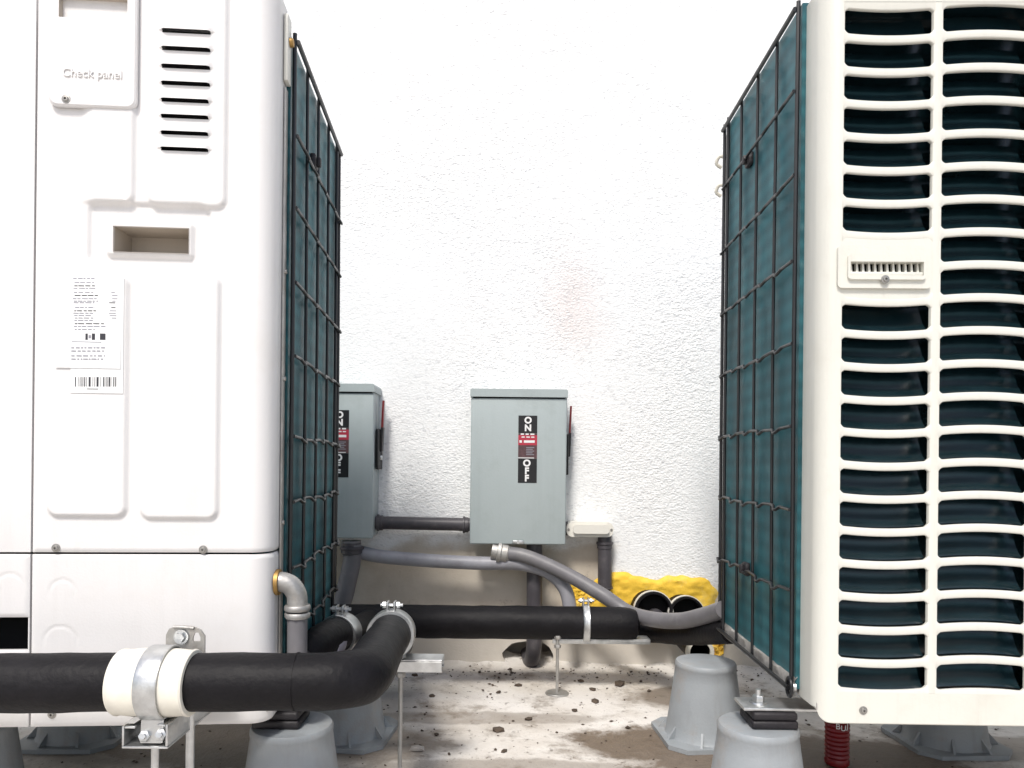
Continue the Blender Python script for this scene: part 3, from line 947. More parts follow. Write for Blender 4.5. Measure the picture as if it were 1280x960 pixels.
# ---- right unit
def right_unit():
    root = thing('condenser_unit', 'cream outdoor condenser unit with a slotted air grille, right of the passage', 'air conditioner', FR.o, FR.rz)
    q = FR.front
    PITCH = (q(1230, 833)[1] - q(1230, 8)[1]) / -20.0
    NR = 21
    zc0 = (q(1225, 7)[1] + q(1225, 38)[1]) / 2          # centre of the top slot row
    xa = q(1053, 440)[0]; xb = q(1163, 440)[0]; MU = q(1176, 440)[0] - xb
    CW = xb - xa
    cols = []
    x = xa
    while x + CW < UW - 0.03:
        cols.append((x, x + CW)); x += CW + MU
    SH = 0.0256                                          # slot height
    AMP = 0.0025
    ztop = zc0 + PITCH / 2; zbot = zc0 - (NR - 1) * PITCH - PITCH / 2
    RC = 0.020
    TH = 0.0045
    # frame of the panel: rounded left corner, wrapped to the side; bottom corner radius
    def wrap(x, y_in=0.0):
        if x >= RC: return (x, 0.0)
        L = RC * math.pi / 2
        s = RC - x
        if s <= L:
            a = s / RC
            return (RC - RC * math.sin(a), RC - RC * math.cos(a))
        return (0.0, RC + s - L)
    fm = MB()
    def strip(xs_, z0f, z1f, nz=2):
        vs = []; fs = []
        for x in xs_:
            X, Y = wrap(x)
            a, b = z0f(x), z1f(x)
            for k in range(nz):
                vs.append((X, Y, a + (b - a) * k / (nz - 1)))
        for i in range(len(xs_) - 1):
            for k in range(nz - 1):
                a = i * nz + k
                fs.append((a, a + nz, a + nz + 1, a + 1))
        fm.add(vs, fs)
    s_end = RC - RC * math.pi / 2 - 0.030
    left = [s_end] + frange(RC - RC * math.pi / 2, RC, 0.0025) + [xa - 0.002]
    zbr = 0.013
    def zb(x):
        # rounded lower corner of the panel
        if x < zbr: return zbr - math.sqrt(max(0, zbr * zbr - (zbr - max(x, 0)) ** 2))
        return 0.0
    ftop = UH + 0.014
    strip(left, zb, lambda x: ftop, 40)
    # rim turned in along the bottom
    xs_b = left + frange(xa - 0.002, UW, 0.05)[1:]
    vs = []; fs = []
    for i, x in enumerate(xs_b):
        X, Y = wrap(x)
        nx, ny = (0.0, 1.0) if x >= RC else ((X - RC) / -RC, (RC - Y) / RC)
        vs += [(X, Y, zb(x)), (X + (0 if x >= RC else 0.001), Y + 0.0012, zb(x) - 0.0012), (X + (0.0 if x >= RC else 0.012), Y + 0.014, zb(x) - 0.0012)]
    for i in range(len(xs_b) - 1):
        for k in range(2):
            a = i * 3 + k
            fs.append((a, a + 3, a + 4, a + 1))
    fm.add(vs, fs)
    # bands under, over and beside the slots
    fm.add([(xa - 0.002, 0, 0), (UW, 0, 0), (UW, 0, zbot), (xa - 0.002, 0, zbot)], [(0, 1, 2, 3)])
    fm.add([(xa - 0.002, 0, ztop), (UW, 0, ztop), (UW, 0, ftop), (xa - 0.002, 0, ftop)], [(0, 1, 2, 3)])
    xe = cols[-1][1]
    fm.add([(xe + 0.002, 0, zbot), (UW, 0, zbot), (UW, 0, ztop), (xe + 0.002, 0, ztop)], [(0, 1, 2, 3)])
    panel = fm.build('front_panel', 'cream', root, 50)
    # mullions
    mull = [(xa - 0.004, xa)] + [(cols[i][1], cols[i + 1][0]) for i in range(len(cols) - 1)] + [(xe, xe + 0.004)]
    for a, b in mull:
        r = 0.0024
        ra = 0.0 if a < xa else r
        rb = 0.0 if b > xe else r
        prof = [(a, TH), (a, max(ra, 0.0004)), (a + ra * 0.3, max(ra * 0.3, 0.0003)), (a + ra, 0.0003), (b - rb, 0.0003), (b - rb * 0.3, max(rb * 0.3, 0.0003)), (b, max(rb, 0.0004)), (b, TH)]
        MB().add([(x, y, zbot) for x, y in prof] + [(x, y, ztop) for x, y in prof], [(i, i + 1, i + 9, i + 8) for i in range(7)]).build('mullion', 'cream', panel)
    # wavy slats, each its own piece; one mesh per column shape, shared down the rows
    n = 26; fr_ = 0.0042
    def slat_mesh(sign, half):
        bh = (PITCH - SH) / 2
        vs = []; fs = []
        prof_n = 8
        for i in range(n + 1):
            # crowd samples near the ends for the round slot corners
            t = 0.5 - 0.5 * math.cos(math.pi * i / n)
            x = -0.0024 + t * (CW + 0.0048)
            tt = min(1, max(0, x / CW))
            w = sign * AMP * (1 - (2 * tt - 1) ** 2) - sign * AMP * 0.35
            d = max(0, min(x, CW - x))
            f = fr_ - math.sqrt(max(0, fr_ ** 2 - (fr_ - d) ** 2)) if d < fr_ else 0.0
            t_ = bh + f if half != 'top' else PITCH / 2 * 0 + bh + f
            up, dn = bh + f, bh + f
            zt_, zd_ = w + up, w - dn
            if half == 'top': zt_ = bh + 0.006
            if half == 'bottom': zd_ = -bh - 0.006
            r = 0.0014
            ru = 0.0 if half == 'top' else r
            rd = 0.0 if half == 'bottom' else r
            vs += [(x, TH, zt_ - 0.0004), (x, max(ru, 0.0002), zt_), (x, ru * 0.3, zt_ - ru * 0.3), (x, 0, zt_ - ru), (x, 0, zd_ + rd), (x, rd * 0.3, zd_ + rd * 0.3), (x, max(rd, 0.0002), zd_), (x, TH, zd_ + 0.0004)]
            _ = [(x, TH, zt_ - 0.0012), (x, r, zt_), (x, r * 0.3, zt_ - r * 0.3), (x, 0, zt_ - r), (x, 0, zd_ + r), (x, r * 0.3, zd_ + r * 0.3), (x, r, zd_), (x, TH, zd_ + 0.0012)]
        for i in range(n):
            for k in range(7):
                a = i * 8 + k
                fs.append((a, a + 8, a + 9, a + 1))
        return MB().add(vs, fs).mesh('grille_slat', 'cream', 50)
    meshes = {}
    def slat(sign, half):
        if (sign, half) not in meshes: meshes[(sign, half)] = slat_mesh(sign, half)
        return meshes[(sign, half)]
    # blade: a glossy dark louvre lying inside each slot, with a rounded nose that catches the light
    def blade_mesh(sign):
        vs = []; fs = []
        for i in range(17):
            t = i / 16; x = t * CW
            w = sign * AMP * (1 - (2 * t - 1) ** 2) - sign * AMP * 0.35
            for (y, z) in ((0.026, 0.0150), (0.0210, 0.006), (0.017, -0.002), (0.0125, -0.0080), (0.0095, -0.0105), (0.0085, -0.0120), (0.0100, -0.0136), (0.016, -0.0150)):
                vs.append((x, y, z + w))
        for i in range(16):
            for k in range(7):
                a = i * 8 + k
                fs.append((a, a + 8, a + 9, a + 1))
        return MB().add(vs, fs).mesh('louvre_blade', 'slot_black', 70)
    blades = {s: blade_mesh(s) for s in (-1, 1)}
    z7 = None
    for ci, (a, b) in enumerate(cols):
        sign = -1 if ci % 2 == 0 else 1
        off = -0.0030 if ci % 2 == 0 else 0.0
        skip = {7, 8} if ci == 0 else set()
        for r in range(NR + 1):
            # slat r sits above slot row r
            above, below = r - 1, r
            if ci == 0 and above in skip and below in skip: continue
            half = 'mid'
            if r == 0: half = 'top'
            if r == NR: half = 'bottom'
            z = zc0 + PITCH / 2 - r * PITCH
            if half != 'bottom': z += off
            obj('grille_slat', slat(sign, half), panel, (a, 0.0004, z))
        for r in range(NR):
            if r in skip: continue
            obj('louvre_blade', blades[sign], panel, (a, 0.0, zc0 - r * PITCH + off))
    MB().box(xa - 0.01, xe + 0.01, 0.034, 0.036, zbot - 0.01, ztop + 0.006).build('grille_backing', 'slot_black', root)
    MB().box(xa - 0.012, xe + 0.012, 0.006, 0.0335, ztop + 0.002, ztop + 0.004).build('grille_baffle', 'slot_black', root)
    # blank field that replaces two slots, with the thermo-sensor housing
    a, b = cols[0]
    zt_b = zc0 - 7 * PITCH + PITCH / 2 - 0.004; zb_b = zc0 - 8 * PITCH - PITCH / 2 - 0.002
    T = lambda x0, y0, x1, y1: (q(x0, (y0 + y1) / 2)[0], q(x1, (y0 + y1) / 2)[0], q((x0 + x1) / 2, y1)[1], q((x0 + x1) / 2, y0)[1])
    o_ = T(1046, 308, 1162, 361); i_ = T(1060, 329, 1151, 346)
    def frame_plate(o, h, yf, yb, rr, name, m, parent):
        out = rrect(*o, rr); hl = [(h[0], h[2]), (h[1], h[2]), (h[1], h[3]), (h[0], h[3])]
        tris = tessellate_polygon([[Vector((u, v, 0)) for u, v in out], [Vector((u, v, 0)) for u, v in hl]])
        mb = MB(); fl = out + hl
        mb.add([(u, yf, v) for u, v in fl], [tuple(t) for t in tris])
        n_ = len(out)
        mb.add([(u, yf, v) for u, v in out] + [(u, yb, v) for u, v in out], [(k, (k + 1) % n_, (k + 1) % n_ + n_, k + n_) for k in range(n_)])
        mb.add([(u, yf, v) for u, v in hl] + [(u, yb, v) for u, v in hl], [(k, (k + 1) % 4, (k + 1) % 4 + 4, k + 4) for k in range(4)])
        return mb.build(name, m, parent)
    frame_plate((a - 0.002, b + 0.002, zb_b, zt_b), i_, 0.0006, TH, 0.0008, 'blank_field', 'cream', panel)
    hs = frame_plate(o_, i_, -0.0032, 0.0002, 0.004, 'sensor_housing', 'cream', root)
    rim = T(1057, 319, 1154, 351)
    frame_plate(rim, i_, -0.0062, -0.0030, 0.004, 'housing_rim', 'cream', hs)
    MB().box(i_[0] - 0.005, i_[1] + 0.005, 0.0200, 0.0205, i_[2] - 0.01, i_[3] + 0.01).build('housing_cavity', 'dark_gap', hs)
    nt_ = 12
    for k in range(nt_):
        x = i_[0] + (i_[1] - i_[0]) * (k + 0.5) / nt_
        w = 0.0008
        MB().add([(x - w, 0.0005, i_[3]), (x + w, 0.0005, i_[3]), (x + w * 1.9, -0.001, i_[2]), (x - w * 1.9, -0.001, i_[2]),
                  (x - w, 0.005, i_[3]), (x + w, 0.005, i_[3]), (x + w * 1.5, 0.005, i_[2]), (x - w * 1.5, 0.005, i_[2])],
                 [(0, 1, 2, 3), (0, 3, 7, 4), (1, 5, 6, 2)]).build('guard_tooth', 'cream', hs)
    bot = (i_[0], i_[1], i_[2], i_[2] + 0.0042)
    MB().box(bot[0], bot[1], -0.0045, 0.004, bot[2], bot[3], 0.001).build('rim_step', 'cream', hs)
    c = q(1103, 351); obj('screw', SCREW, hs, (c[0], -0.0062, c[1]))
    c = q(1079, 888); obj('screw', SCREW, panel, (c[0], -0.0002, c[1]))
    # coil side
    _, zt = FR.side(992, 24, -0.006)
    rows = [FR.side(986, y, -0.006)[1] for y in (130, 232, 333, 434, 534, 635, 736)]
    clips = [FR.side(936, 200, -0.008), FR.side(932, 711, -0.008)]
    _, zbn = FR.side(985, 858, -0.006)
    coil_side(root, -1, FR, (zbn, zt), rows, clips, 'right')
    outer_shell(root, -1, 'cream')
    # eye loop at the lower end of the guard, two hooks at the rear edge
    lp = []
    for k in range(17):
        a = 2 * math.pi * k / 16
        lp.append((-0.010, 0.052 + 0.0075 * math.cos(a), zbn + 0.004 + 0.010 * math.sin(a)))
    MB().tube(lp, 0.0022, 8, False).build('guard_loop', 'wire', root)
    MB().lathe([(0.0, 0.004), (0.005, 0.003), (0.006, 0)], 14, axis_mtx((-0.004, 0.052, zbn + 0.004), (-1, 0, 0))).build('screw', 'galv', root)
    for py in (196, 232):
        z = FR.front(890, py, UD)[1]
        MB().tube(spline([(-0.001, UD + 0.004, z), (-0.012, UD + 0.006, z + 0.003), (-0.016, UD + 0.010, z - 0.006), (-0.008, UD + 0.012, z - 0.012)], 5), 0.0028, 8).build('rear_hook', 'saddle', root)
    # conduit connector low at the rear of the side
    return root
RU = right_unit()

# ------------------------------------------------------------------ stands
def stand_proto(name, height):
    root = thing(name, 'x', 'equipment stand')
    r0, r1 = 0.058, 0.0445
    H = height
    body = [(0.0, H), (r1 - 0.006, H), (r1 - 0.001, H - 0.0012), (r1 + 0.0008, H - 0.004), (r1 + 0.0010, H - 0.0085), (r1 + 0.0002, H - 0.0100)]
    for k in range(1, 6):
        t = k / 6
        body.append((r1 + (r0 - r1) * t, H - 0.010 - (H - 0.020) * t))
    body += [(r0, 0.010), (r0 + 0.002, 0.007)]
    MB().lathe(body, 40).build('cone_body', 'stand', root, 40)
    # square flange with cut corners and upturned rim
    f = 0.070; c = 0.022
    oct_ = [(-f + c, -f), (f - c, -f), (f, -f + c), (f, f - c), (f - c, f), (-f + c, f), (-f, f - c), (-f, -f + c)]
    mb = MB()
    mx = Matrix.Rotation(R(90), 4, 'X')
    mb.prism(oct_, 0.0005, 0.0070, mx)
    mb.build('base_flange', 'stand', root)
    for k in range(8):
        a = R(22.5 + 45 * k)
        m_ = Matrix.Rotation(a, 4, 'Z')
        mb = MB()
        mb.prism([(r0 - 0.006, 0.006), (r0 + 0.0125, 0.006), (r0 + 0.010, 0.010), (r0 - 0.004, 0.026)], -0.0016, 0.0016, m_)
        mb.build('gusset', 'stand', root)
    return root
STAND_H = 0.116
def copy_tree(o, parent=None):
    c = o.copy(); COL.objects.link(c)
    if parent is not None: c.parent = parent
    for ch in list(o.children):
        copy_tree(ch, c)
    return c
stand0 = stand_proto('cone_stand', STAND_H)
GS = 'grey cone stands under the units'
stand_spots = [
    (881, 921, 'grey cone stand under the rear corner of the cream unit, in full view'),
    (946, 1030, 'grey cone stand with black pad under the near corner of the cream unit'),
    (1180, 928, 'grey cone stand mostly hidden beneath the cream unit, only its flange showing'),
    (432, 919, 'dark shaded grey cone stand behind the black pipe elbow, far corner of the white unit'),
    (364, 1032, 'grey cone stand with black pad under the near corner of the white unit'),
    (103, 920, 'grey cone stand beneath the white unit, flange showing behind the pipe clamp'),
    (-40, 1032, 'grey cone stand cut by the left edge of the picture'),
]
stands = []
for i, (px, py, lab_) in enumerate(stand_spots):
    s = stand0 if i == 0 else copy_tree(stand0)
    p = floor_at(px, py)
    if py < 1000: p.y += 0.05 if False else 0.0
    s.location = (p.x, p.y, 0.0)
    s.rotation_euler = (0, 0, R((4, -7, 3, -5, 8, 2, 6)[i]))
    s['label'] = lab_; s['group'] = GS
    stands.append(s)

# rubber pads with foot tab and bolt
def pad(stand, unit_root, sgn, F, lab1):
    x, y = stand.location.x, stand.location.y
    root = thing('rubber_pad', lab1, 'rubber pad', (x, y, STAND_H))
    off = 0.012 * (-sgn)
    for k, (z0, z1, w) in enumerate(((0.0003, 0.0098, 0.026), (0.0102, 0.0195, 0.025))):
        MB().box(-w + off, w + off, -0.024, 0.024, z0, z1, 0.003, 3).build('pad_layer', 'rubber', root)
    return root
def foot(unit, F, stand, sgn):
    loc = F.inv @ Vector((stand.location.x, stand.location.y, STAND_H + 0.0200))
    x_in = -sgn * 0.05
    x_out = loc.x + sgn * 0.022
    a, b = min(x_in, x_out), max(x_in, x_out)
    f = MB().box(a, b, loc.y - 0.020, loc.y + 0.020, loc.z, loc.z + 0.0035, 0.001)
    f = f.build('mounting_foot', 'galv', unit)
    mb = MB()
    mb.lathe([(0, 0.0015), (0.010, 0.0015), (0.0105, 0)], 20, Matrix.Translation((loc.x, loc.y, loc.z + 0.0036)))
    mb.lathe([(0, 0.0070), (0.006, 0.0070), (0.0068, 0.006), (0.0068, 0.0)], 6, Matrix.Translation((loc.x, loc.y, loc.z + 0.0052)))
    mb.lathe([(0, 0.014), (0.003, 0.0135), (0.0034, 0.0)], 12, Matrix.Translation((loc.x, loc.y, loc.z + 0.0052)))
    mb.build('anchor_bolt', 'galv', f)
pad(stands[1], RU, -1, FR, 'black layered rubber pad on the near stand of the cream unit')
foot(RU, FR, stands[1], -1)
pad(stands[4], LU, 1, FL, 'black rubber pad on the near stand of the white unit')
foot(LU, FL, stands[4], 1)

# ------------------------------------------------------------------ insulated pipes
PD = 0.69
SL = 0.055                                # the pipe follows the skew of the white unit
pf = at(300, 850, PD)
PR = 35.0 * PD / FOC
zf = pf.z
corner = at(452, 852, PD)
ring1 = at(489, 792, 0.955)
back1 = at(500, 778, 1.33)
rear_r = 20.5 * 1.33 / FOC
pipe1 = thing('insulated_pipe', 'thick black insulated pipe crossing in front of the white unit and turning back', 'pipe')
pts = [Vector((-1.6, PD + SL * (-1.6 - corner.x), zf + 0.003)), Vector((-0.75, PD + SL * (-0.75 - corner.x), zf + 0.001)), Vector((corner.x, PD, zf)), ring1, ring1 + (ring1 - Vector((corner.x, PD, zf))) * 0.10]
path = bend(pts, 0.040, 12)
path = [path[0]] + [path[0].lerp(path[1], k / 6) for k in range(1, 6)] + [path[i].lerp(path[i + 1], k / (30 if (path[i + 1] - path[i]).length > 0.2 else 2)) for i in range(1, len(path) - 1) for k in range(30 if (path[i + 1] - path[i]).length > 0.2 else 2)] + [path[-1]]
MB().tube(path, PR, 36, wob=0.045).build('pipe_run', 'foam_black', pipe1)
# glued seam ring at the elbow
pd_ = (ring1 - Vector((corner.x, PD, zf))).normalized()
m_ = Vector((corner.x, PD, zf))
MB().lathe([(PR - 0.002, -0.0012), (PR + 0.0006, -0.0008), (PR + 0.0006, 0.0008), (PR - 0.002, 0.0012)], 36, axis_mtx((corner.x - 0.06, PD - 0.06 * SL, zf), (1, SL, 0)), True).build('glued_joint', 'foam_black', pipe1)

pipe2 = thing('insulated_pipe', 'long black insulated pipe running right along the foot of the wall', 'pipe')
endp = at(796, 779, 1.33); startp = at(430, 776, 1.33)
startp.z = endp.z = at(640, 778, 1.33).z
L_ = [startp + Vector((-0.05, 0.0, 0)), startp, (startp + endp) / 2 + Vector((0, 0, 0.0015)), endp - Vector((0.03, 0, 0)), endp - Vector((0.012, 0, 0)), endp - Vector((0.002, 0, 0)), endp + Vector((0.003, 0, 0))]
LL = [L_[0]] + [L_[1].lerp(L_[3], k / 30) for k in range(30)] + L_[3:]
MB().tube(LL, rear_r, 32, True, [rear_r] * 32 + [rear_r * 0.97, rear_r * 0.86, rear_r * 0.55], wob=0.05).build('pipe_run', 'foam_black', pipe2)
MB().tube(spline([pts[-1] - pd_ * 0.01, at(491, 803, 1.06), at(492, 795, 1.20), Vector((startp.x + 0.09, 1.33, startp.z))], 8), rear_r * 0.98, 28).build('branch', 'foam_black', pipe2)

ring2 = at(425, 792, 1.02)
r2 = 21.0 * 1.02 / FOC
pipe3 = thing('insulated_pipe', 'thinner black insulated pipe rising behind the front pipe to the small clamp', 'pipe')
b2 = at(392, 812, 0.93)
MB().tube(spline([at(350, 935, 0.90), at(356, 880, 0.905), b2, ring2, at(436, 797, 1.10), at(450, 786, 1.22), at(462, 778, 1.31)], 10), r2, 28).build('pipe_run', 'foam_black', pipe3)
d2 = (ring2 - b2).normalized()
# loose pale tape wrapped on its shoulder
tp = b2.lerp(ring2, 0.48)
MB().lathe([(r2 + 0.0005, -0.016), (r2 + 0.0020, -0.015), (r2 + 0.0026, 0.0), (r2 + 0.0018, 0.013), (r2 + 0.0004, 0.015)], 28, axis_mtx(b2.lerp(ring2, 0.42), d2)).build('tape_wrap', 'tape', pipe3)

# clamps
def ring_clamp(c, d, r, lab_, w=0.011, ears=True, rot=0.0, parts=None):
    root = thing('pipe_clamp', lab_, 'pipe clamp', c)
    mt = axis_mtx((0, 0, 0), d)
    MB().lathe([(r + 0.0004, -w), (r + 0.0040, -w), (r + 0.0050, -w * 0.8), (r + 0.0042, 0), (r + 0.0050, w * 0.8), (r + 0.0040, w), (r + 0.0004, w)], 40, mt, True).build('ring_band', 'galv', root)
    ez = r + 0.002
    for s in (-1, 1):
        MB().box(s * 0.0045 - 0.0013, s * 0.0045 + 0.0013, -0.008, 0.008, ez, ez + 0.014, 0.0008).build('ear', 'galv', root)
    mb = MB().tube([(-0.014, 0, ez + 0.009), (0.015, 0, ez + 0.009)], 0.0022, 10)
    mb.lathe([(0, 0.002), (0.0045, 0.002), (0.0045, -0.002), (0, -0.002)], 6, axis_mtx((0.009, 0, ez + 0.009), (1, 0, 0)))
    mb.lathe([(0, 0.002), (0.0045, 0.002), (0.0045, -0.002), (0, -0.002)], 6, axis_mtx((-0.009, 0, ez + 0.009), (1, 0, 0)))
    mb.build('bolt', 'galv', root)
    return root
ring_clamp(ring1, pd_, PR, 'silver ring clamp round the thick pipe bend', 0.014)
ring_clamp(ring2, d2, r2, 'silver ring clamp round the thinner pipe, left of the larger clamp', 0.014)
cl3 = at(732, 778, 1.33)
ring_clamp(Vector((cl3.x, 1.33, endp.z)), Vector((1, 0, 0)), rear_r, 'small pale clamp on top of the long rear pipe', 0.006)

# struts on threaded rods
def strut(name, p0, p1, hh, dd, rods, lab_, m='galv'):
    """slotted channel between two points, rods down to the ground"""
    c = (p0 + p1) / 2
    root = thing('strut_support', lab_, 'bracket', (c.x, c.y, 0))
    L = (p1 - p0).length; an = math.atan2((p1 - p0).y, (p1 - p0).x)
    mt = Matrix.Translation((0, 0, c.z)) @ Matrix.Rotation(an, 4, 'Z')
    mb = MB()
    t = 0.002
    mb.box(-L / 2, L / 2, -dd / 2, dd / 2, hh / 2 - t, hh / 2, 0.0006, 1, mt)
    mb.box(-L / 2, L / 2, -dd / 2, -dd / 2 + t, -hh / 2, hh / 2 - t - 0.0002, 0.0006, 1, mt)
    mb.box(-L / 2, L / 2, dd / 2 - t, dd / 2, -hh / 2, hh / 2 - t - 0.0002, 0.0006, 1, mt)
    mb.box(-L / 2, L / 2, -dd / 2 + t + 0.0002, -dd / 2 + 0.007, -hh / 2, -hh / 2 + t, 0.0006, 1, mt)
    mb.box(-L / 2, L / 2, dd / 2 - 0.007, dd / 2 - t - 0.0002, -hh / 2, -hh / 2 + t, 0.0006, 1, mt)
    mb.build('channel', m, root)
    for rp in rods:
        x, y = rp.x - c.x, rp.y - c.y
        MB().tube([(x, y, 0.0), (x, y, c.z * 0.5), (x, y, c.z + hh / 2 + 0.012)], 0.0028, 10).build('threaded_rod', 'galv_dull', root)
        for z in (c.z - hh / 2 - 0.004, c.z + hh / 2 + 0.004):
            MB().lathe([(0, 0.003), (0.0058, 0.003), (0.0062, 0.002), (0.0062, -0.002), (0.0058, -0.003), (0, -0.003)], 6, Matrix.Translation((x, y, z))).build('nut', 'galv_dull', root)
        mb = MB()
        mb.lathe([(0, 0.004), (0.020, 0.004), (0.021, 0.003), (0.021, 0.0)], 16, Matrix.Translation((x, y, 0.0)))
        mb.build('floor_plate', 'galv_dull', root)
    return root
s0 = at(430, 828, 0.955); s1 = at(554, 829, 0.955)
s0.z = s1.z = s1.z
strut('strut', s0, s1, 0.0165, 0.032, [at(501, 829, 0.945)], 'galvanised strut channel on a thin rod beneath the thick pipe bend')
s0 = at(690, 800, 1.33); s1 = at(811, 800, 1.33); s0.z = s1.z
strut('strut', s0, s1, 0.0085, 0.034, [at(697, 800, 1.31)], 'galvanised strut end on a thin rod beneath the long rear pipe')

# ivory saddle and strap clamp on the front pipe
def saddle():
    c = at(203, 850, PD); c.y = PD + SL * (c.x - corner.x); c.z = zf + 0.0003
    k = PD / FOC
    root = thing('pipe_saddle', 'ivory pipe insert held by a galvanised strap clamp on the front pipe', 'pipe clamp', c)
    r = PR + 0.0025
    hw = 46 * k
    prof = [(r - 0.003, -hw), (r + 0.0005, -hw + 0.0003), (r + 0.0015, -hw + 0.002)]
    for i in range(9):
        t = -1 + 2 * i / 8
        prof.append((r + 0.0016 + 0.0012 * math.cos(t * 2.6), t * (hw - 0.004)))
    prof += [(r + 0.0015, hw - 0.002), (r + 0.0005, hw - 0.0003), (r - 0.003, hw)]
    MB().lathe(prof, 44, Matrix.Rotation(R(90), 4, 'Y')).build('insert', 'saddle', root)
    # strap: open band over the insert, down to a base bracket
    w = 13.5 * k; sx = 5 * k
    ro = r + 0.0030
    pts = []
    for i in range(41):
        a = R(-62 + (360 - 56) * 0 + 304 * i / 40)
        pts.append((math.cos(a + R(0)) * ro, math.sin(a) * ro))
    pts = [(-math.sin(R(28 + 304 * i / 40)) * ro, -math.cos(R(28 + 304 * i / 40)) * ro) for i in range(41)]
    pts = [(pts[0][0] - 0.002, -ro - 0.016)] + pts + [(pts[-1][0] + 0.002, -ro - 0.016)]
    vs = []; fs = []
    for (y, z) in pts:
        l = math.hypot(y, z); ny, nz = y / l, z / l
        for (dx, e) in ((-w, 0.0), (-w, 0.0016), (-w * 0.86, 0.0021), (w * 0.86, 0.0021), (w, 0.0016), (w, 0.0)):
            vs.append((sx + dx, y + ny * e, z + nz * e))
    for i in range(len(pts) - 1):
        for j in range(5):
            a = i * 6 + j
            fs.append((a, a + 1, a + 7, a + 6))
    st_ = MB().add(vs, fs).build('strap', 'galv', root)
    # hanger plate standing up behind the insert, with bolt and slot
    xx0, xx1 = -10 * k, 40 * k
    z0, z1 = 0.0, 60 * k
    poly = [(xx0, z0), (xx1, z0), (xx1, z1 - 0.010), (xx1 - 0.004, z1 - 0.004), (xx1 - 0.012, z1 - 0.0005), (xx1 - 0.020, z1), (xx0 + 0.010, z1), (xx0 + 0.003, z1 - 0.003), (xx0, z1 - 0.009)]
    slot = [(xx1 - 0.0115, z1 - 0.015), (xx1 - 0.004, z1 - 0.015), (xx1 - 0.004, z1 - 0.011), (xx1 - 0.0060, z1 - 0.0065), (xx1 - 0.0095, z1 - 0.0065), (xx1 - 0.0115, z1 - 0.011)]
    y0, y1 = PR + 0.006, PR + 0.0085
    tris = tessellate_polygon([[Vector((a, b, 0)) for a, b in poly], [Vector((a, b, 0)) for a, b in slot]])
    fl = poly + slot
    mb = MB()
    mb.add([(a, y0, b) for a, b in fl], [tuple(t) for t in tris])
    mb.add([(a, y1, b) for a, b in fl], [tuple(t) for t in tris])
    for lp in (poly, slot):
        n = len(lp)
        mb.add([(a, y0, b) for a, b in lp] + [(a, y1, b) for a, b in lp], [(i, (i + 1) % n, (i + 1) % n + n, i + n) for i in range(n)])
    # rolled top edge
    mb.tube([(xx0 + 0.008, y0 - 0.001, z1 - 0.001), (xx1 - 0.020, y0 - 0.001, z1 - 0.0008), (xx1 - 0.010, y0 - 0.001, z1 - 0.002)], 0.0016, 8)
    pl = mb.build('hanger_plate', 'galv_dull', root)
    mb = MB()
    bx, bz = xx0 + 0.0155, z1 - 0.0105
    mb.lathe([(0, 0.0022), (0.0072, 0.0022), (0.0076, 0.0)], 18, axis_mtx((bx, y0, bz), (0, -1, 0)))
    mb.lathe([(0, 0.0055), (0.0045, 0.0055), (0.0050, 0.0045), (0.0050, 0.002)], 6, axis_mtx((bx, y0, bz), (0, -1, 0)))
    mb.build('bolt', 'galv', pl)
    # base: strut channel seen end-on, its lips turned in, bolts
    zt = -ro - 0.006; zb_ = -PR - 42 * k + 0.0
    zb_ = -(922 - 850) * k
    xl, xr = -29 * k, 26 * k
    t = 0.0022
    dep = 0.09
    mb = MB()
    ya, yb = -0.020, dep
    mb.box(xl, xr, ya, yb, zb_, zb_ + t, 0.0007)
    mb.box(xl, xl + t, ya, yb, zb_ + t + 0.0002, zb_ + 0.020, 0.0007)
    mb.box(xr - t, xr, ya, yb, zb_ + t + 0.0002, zb_ + 0.022, 0.0007)
    mb.box(xl + t + 0.0002, xl + 0.012, ya, yb, zb_ + 0.018, zb_ + 0.020, 0.0007)
    mb.box(xr - 0.010, xr - t - 0.0002, ya, yb, zb_ + 0.020, zb_ + 0.022, 0.0007)
    ch = mb.build('strut_channel', 'galv', root)
    # diagonal wing of the clamp base
    mb = MB().prism([(xl + 0.001, zb_ + 0.022), (xl + 0.010, zb_ + 0.022), (sx - w + 0.001, -ro + 0.004), (sx - w - 0.004, -ro + 0.006)], -0.018, -0.008)
    mb.build('clamp_wing', 'galv', root)
    mb = MB()
    for (bx, bz, s) in ((sx - 0.006, zb_ + 0.0105, 0.0055), (sx + 0.009, zb_ + 0.012, 0.0055)):
        mb.lathe([(0, 0.007), (s * 0.5, 0.007), (s * 0.52, 0.004), (s * 0.9, 0.0035), (s, 0.002), (s, -0.004), (0, -0.004)], 6, axis_mtx((bx, -0.017, bz), (0.1, -1, 0.3)))
    mb.build('bolt', 'galv', root)
    # rods to the ground
    for (dx, dy, top) in ((1 * k, -0.004, zb_ + 0.014), (24 * k, 0.030, -PR - 0.004)):
        MB().tube([(dx, dy, -c.z + 0.001), (dx, dy, -c.z * 0.6), (dx, dy, top)], 0.0036 if dx < 5 * k else 0.0042, 12).build('threaded_rod', 'galv', root)
        MB().lathe([(0, 0.005), (0.024, 0.005), (0.025, 0.004), (0.025, 0.0)], 20, Matrix.Translation((dx, dy, -c.z))).build('floor_plate', 'galv_dull', root)
    return root
saddle()

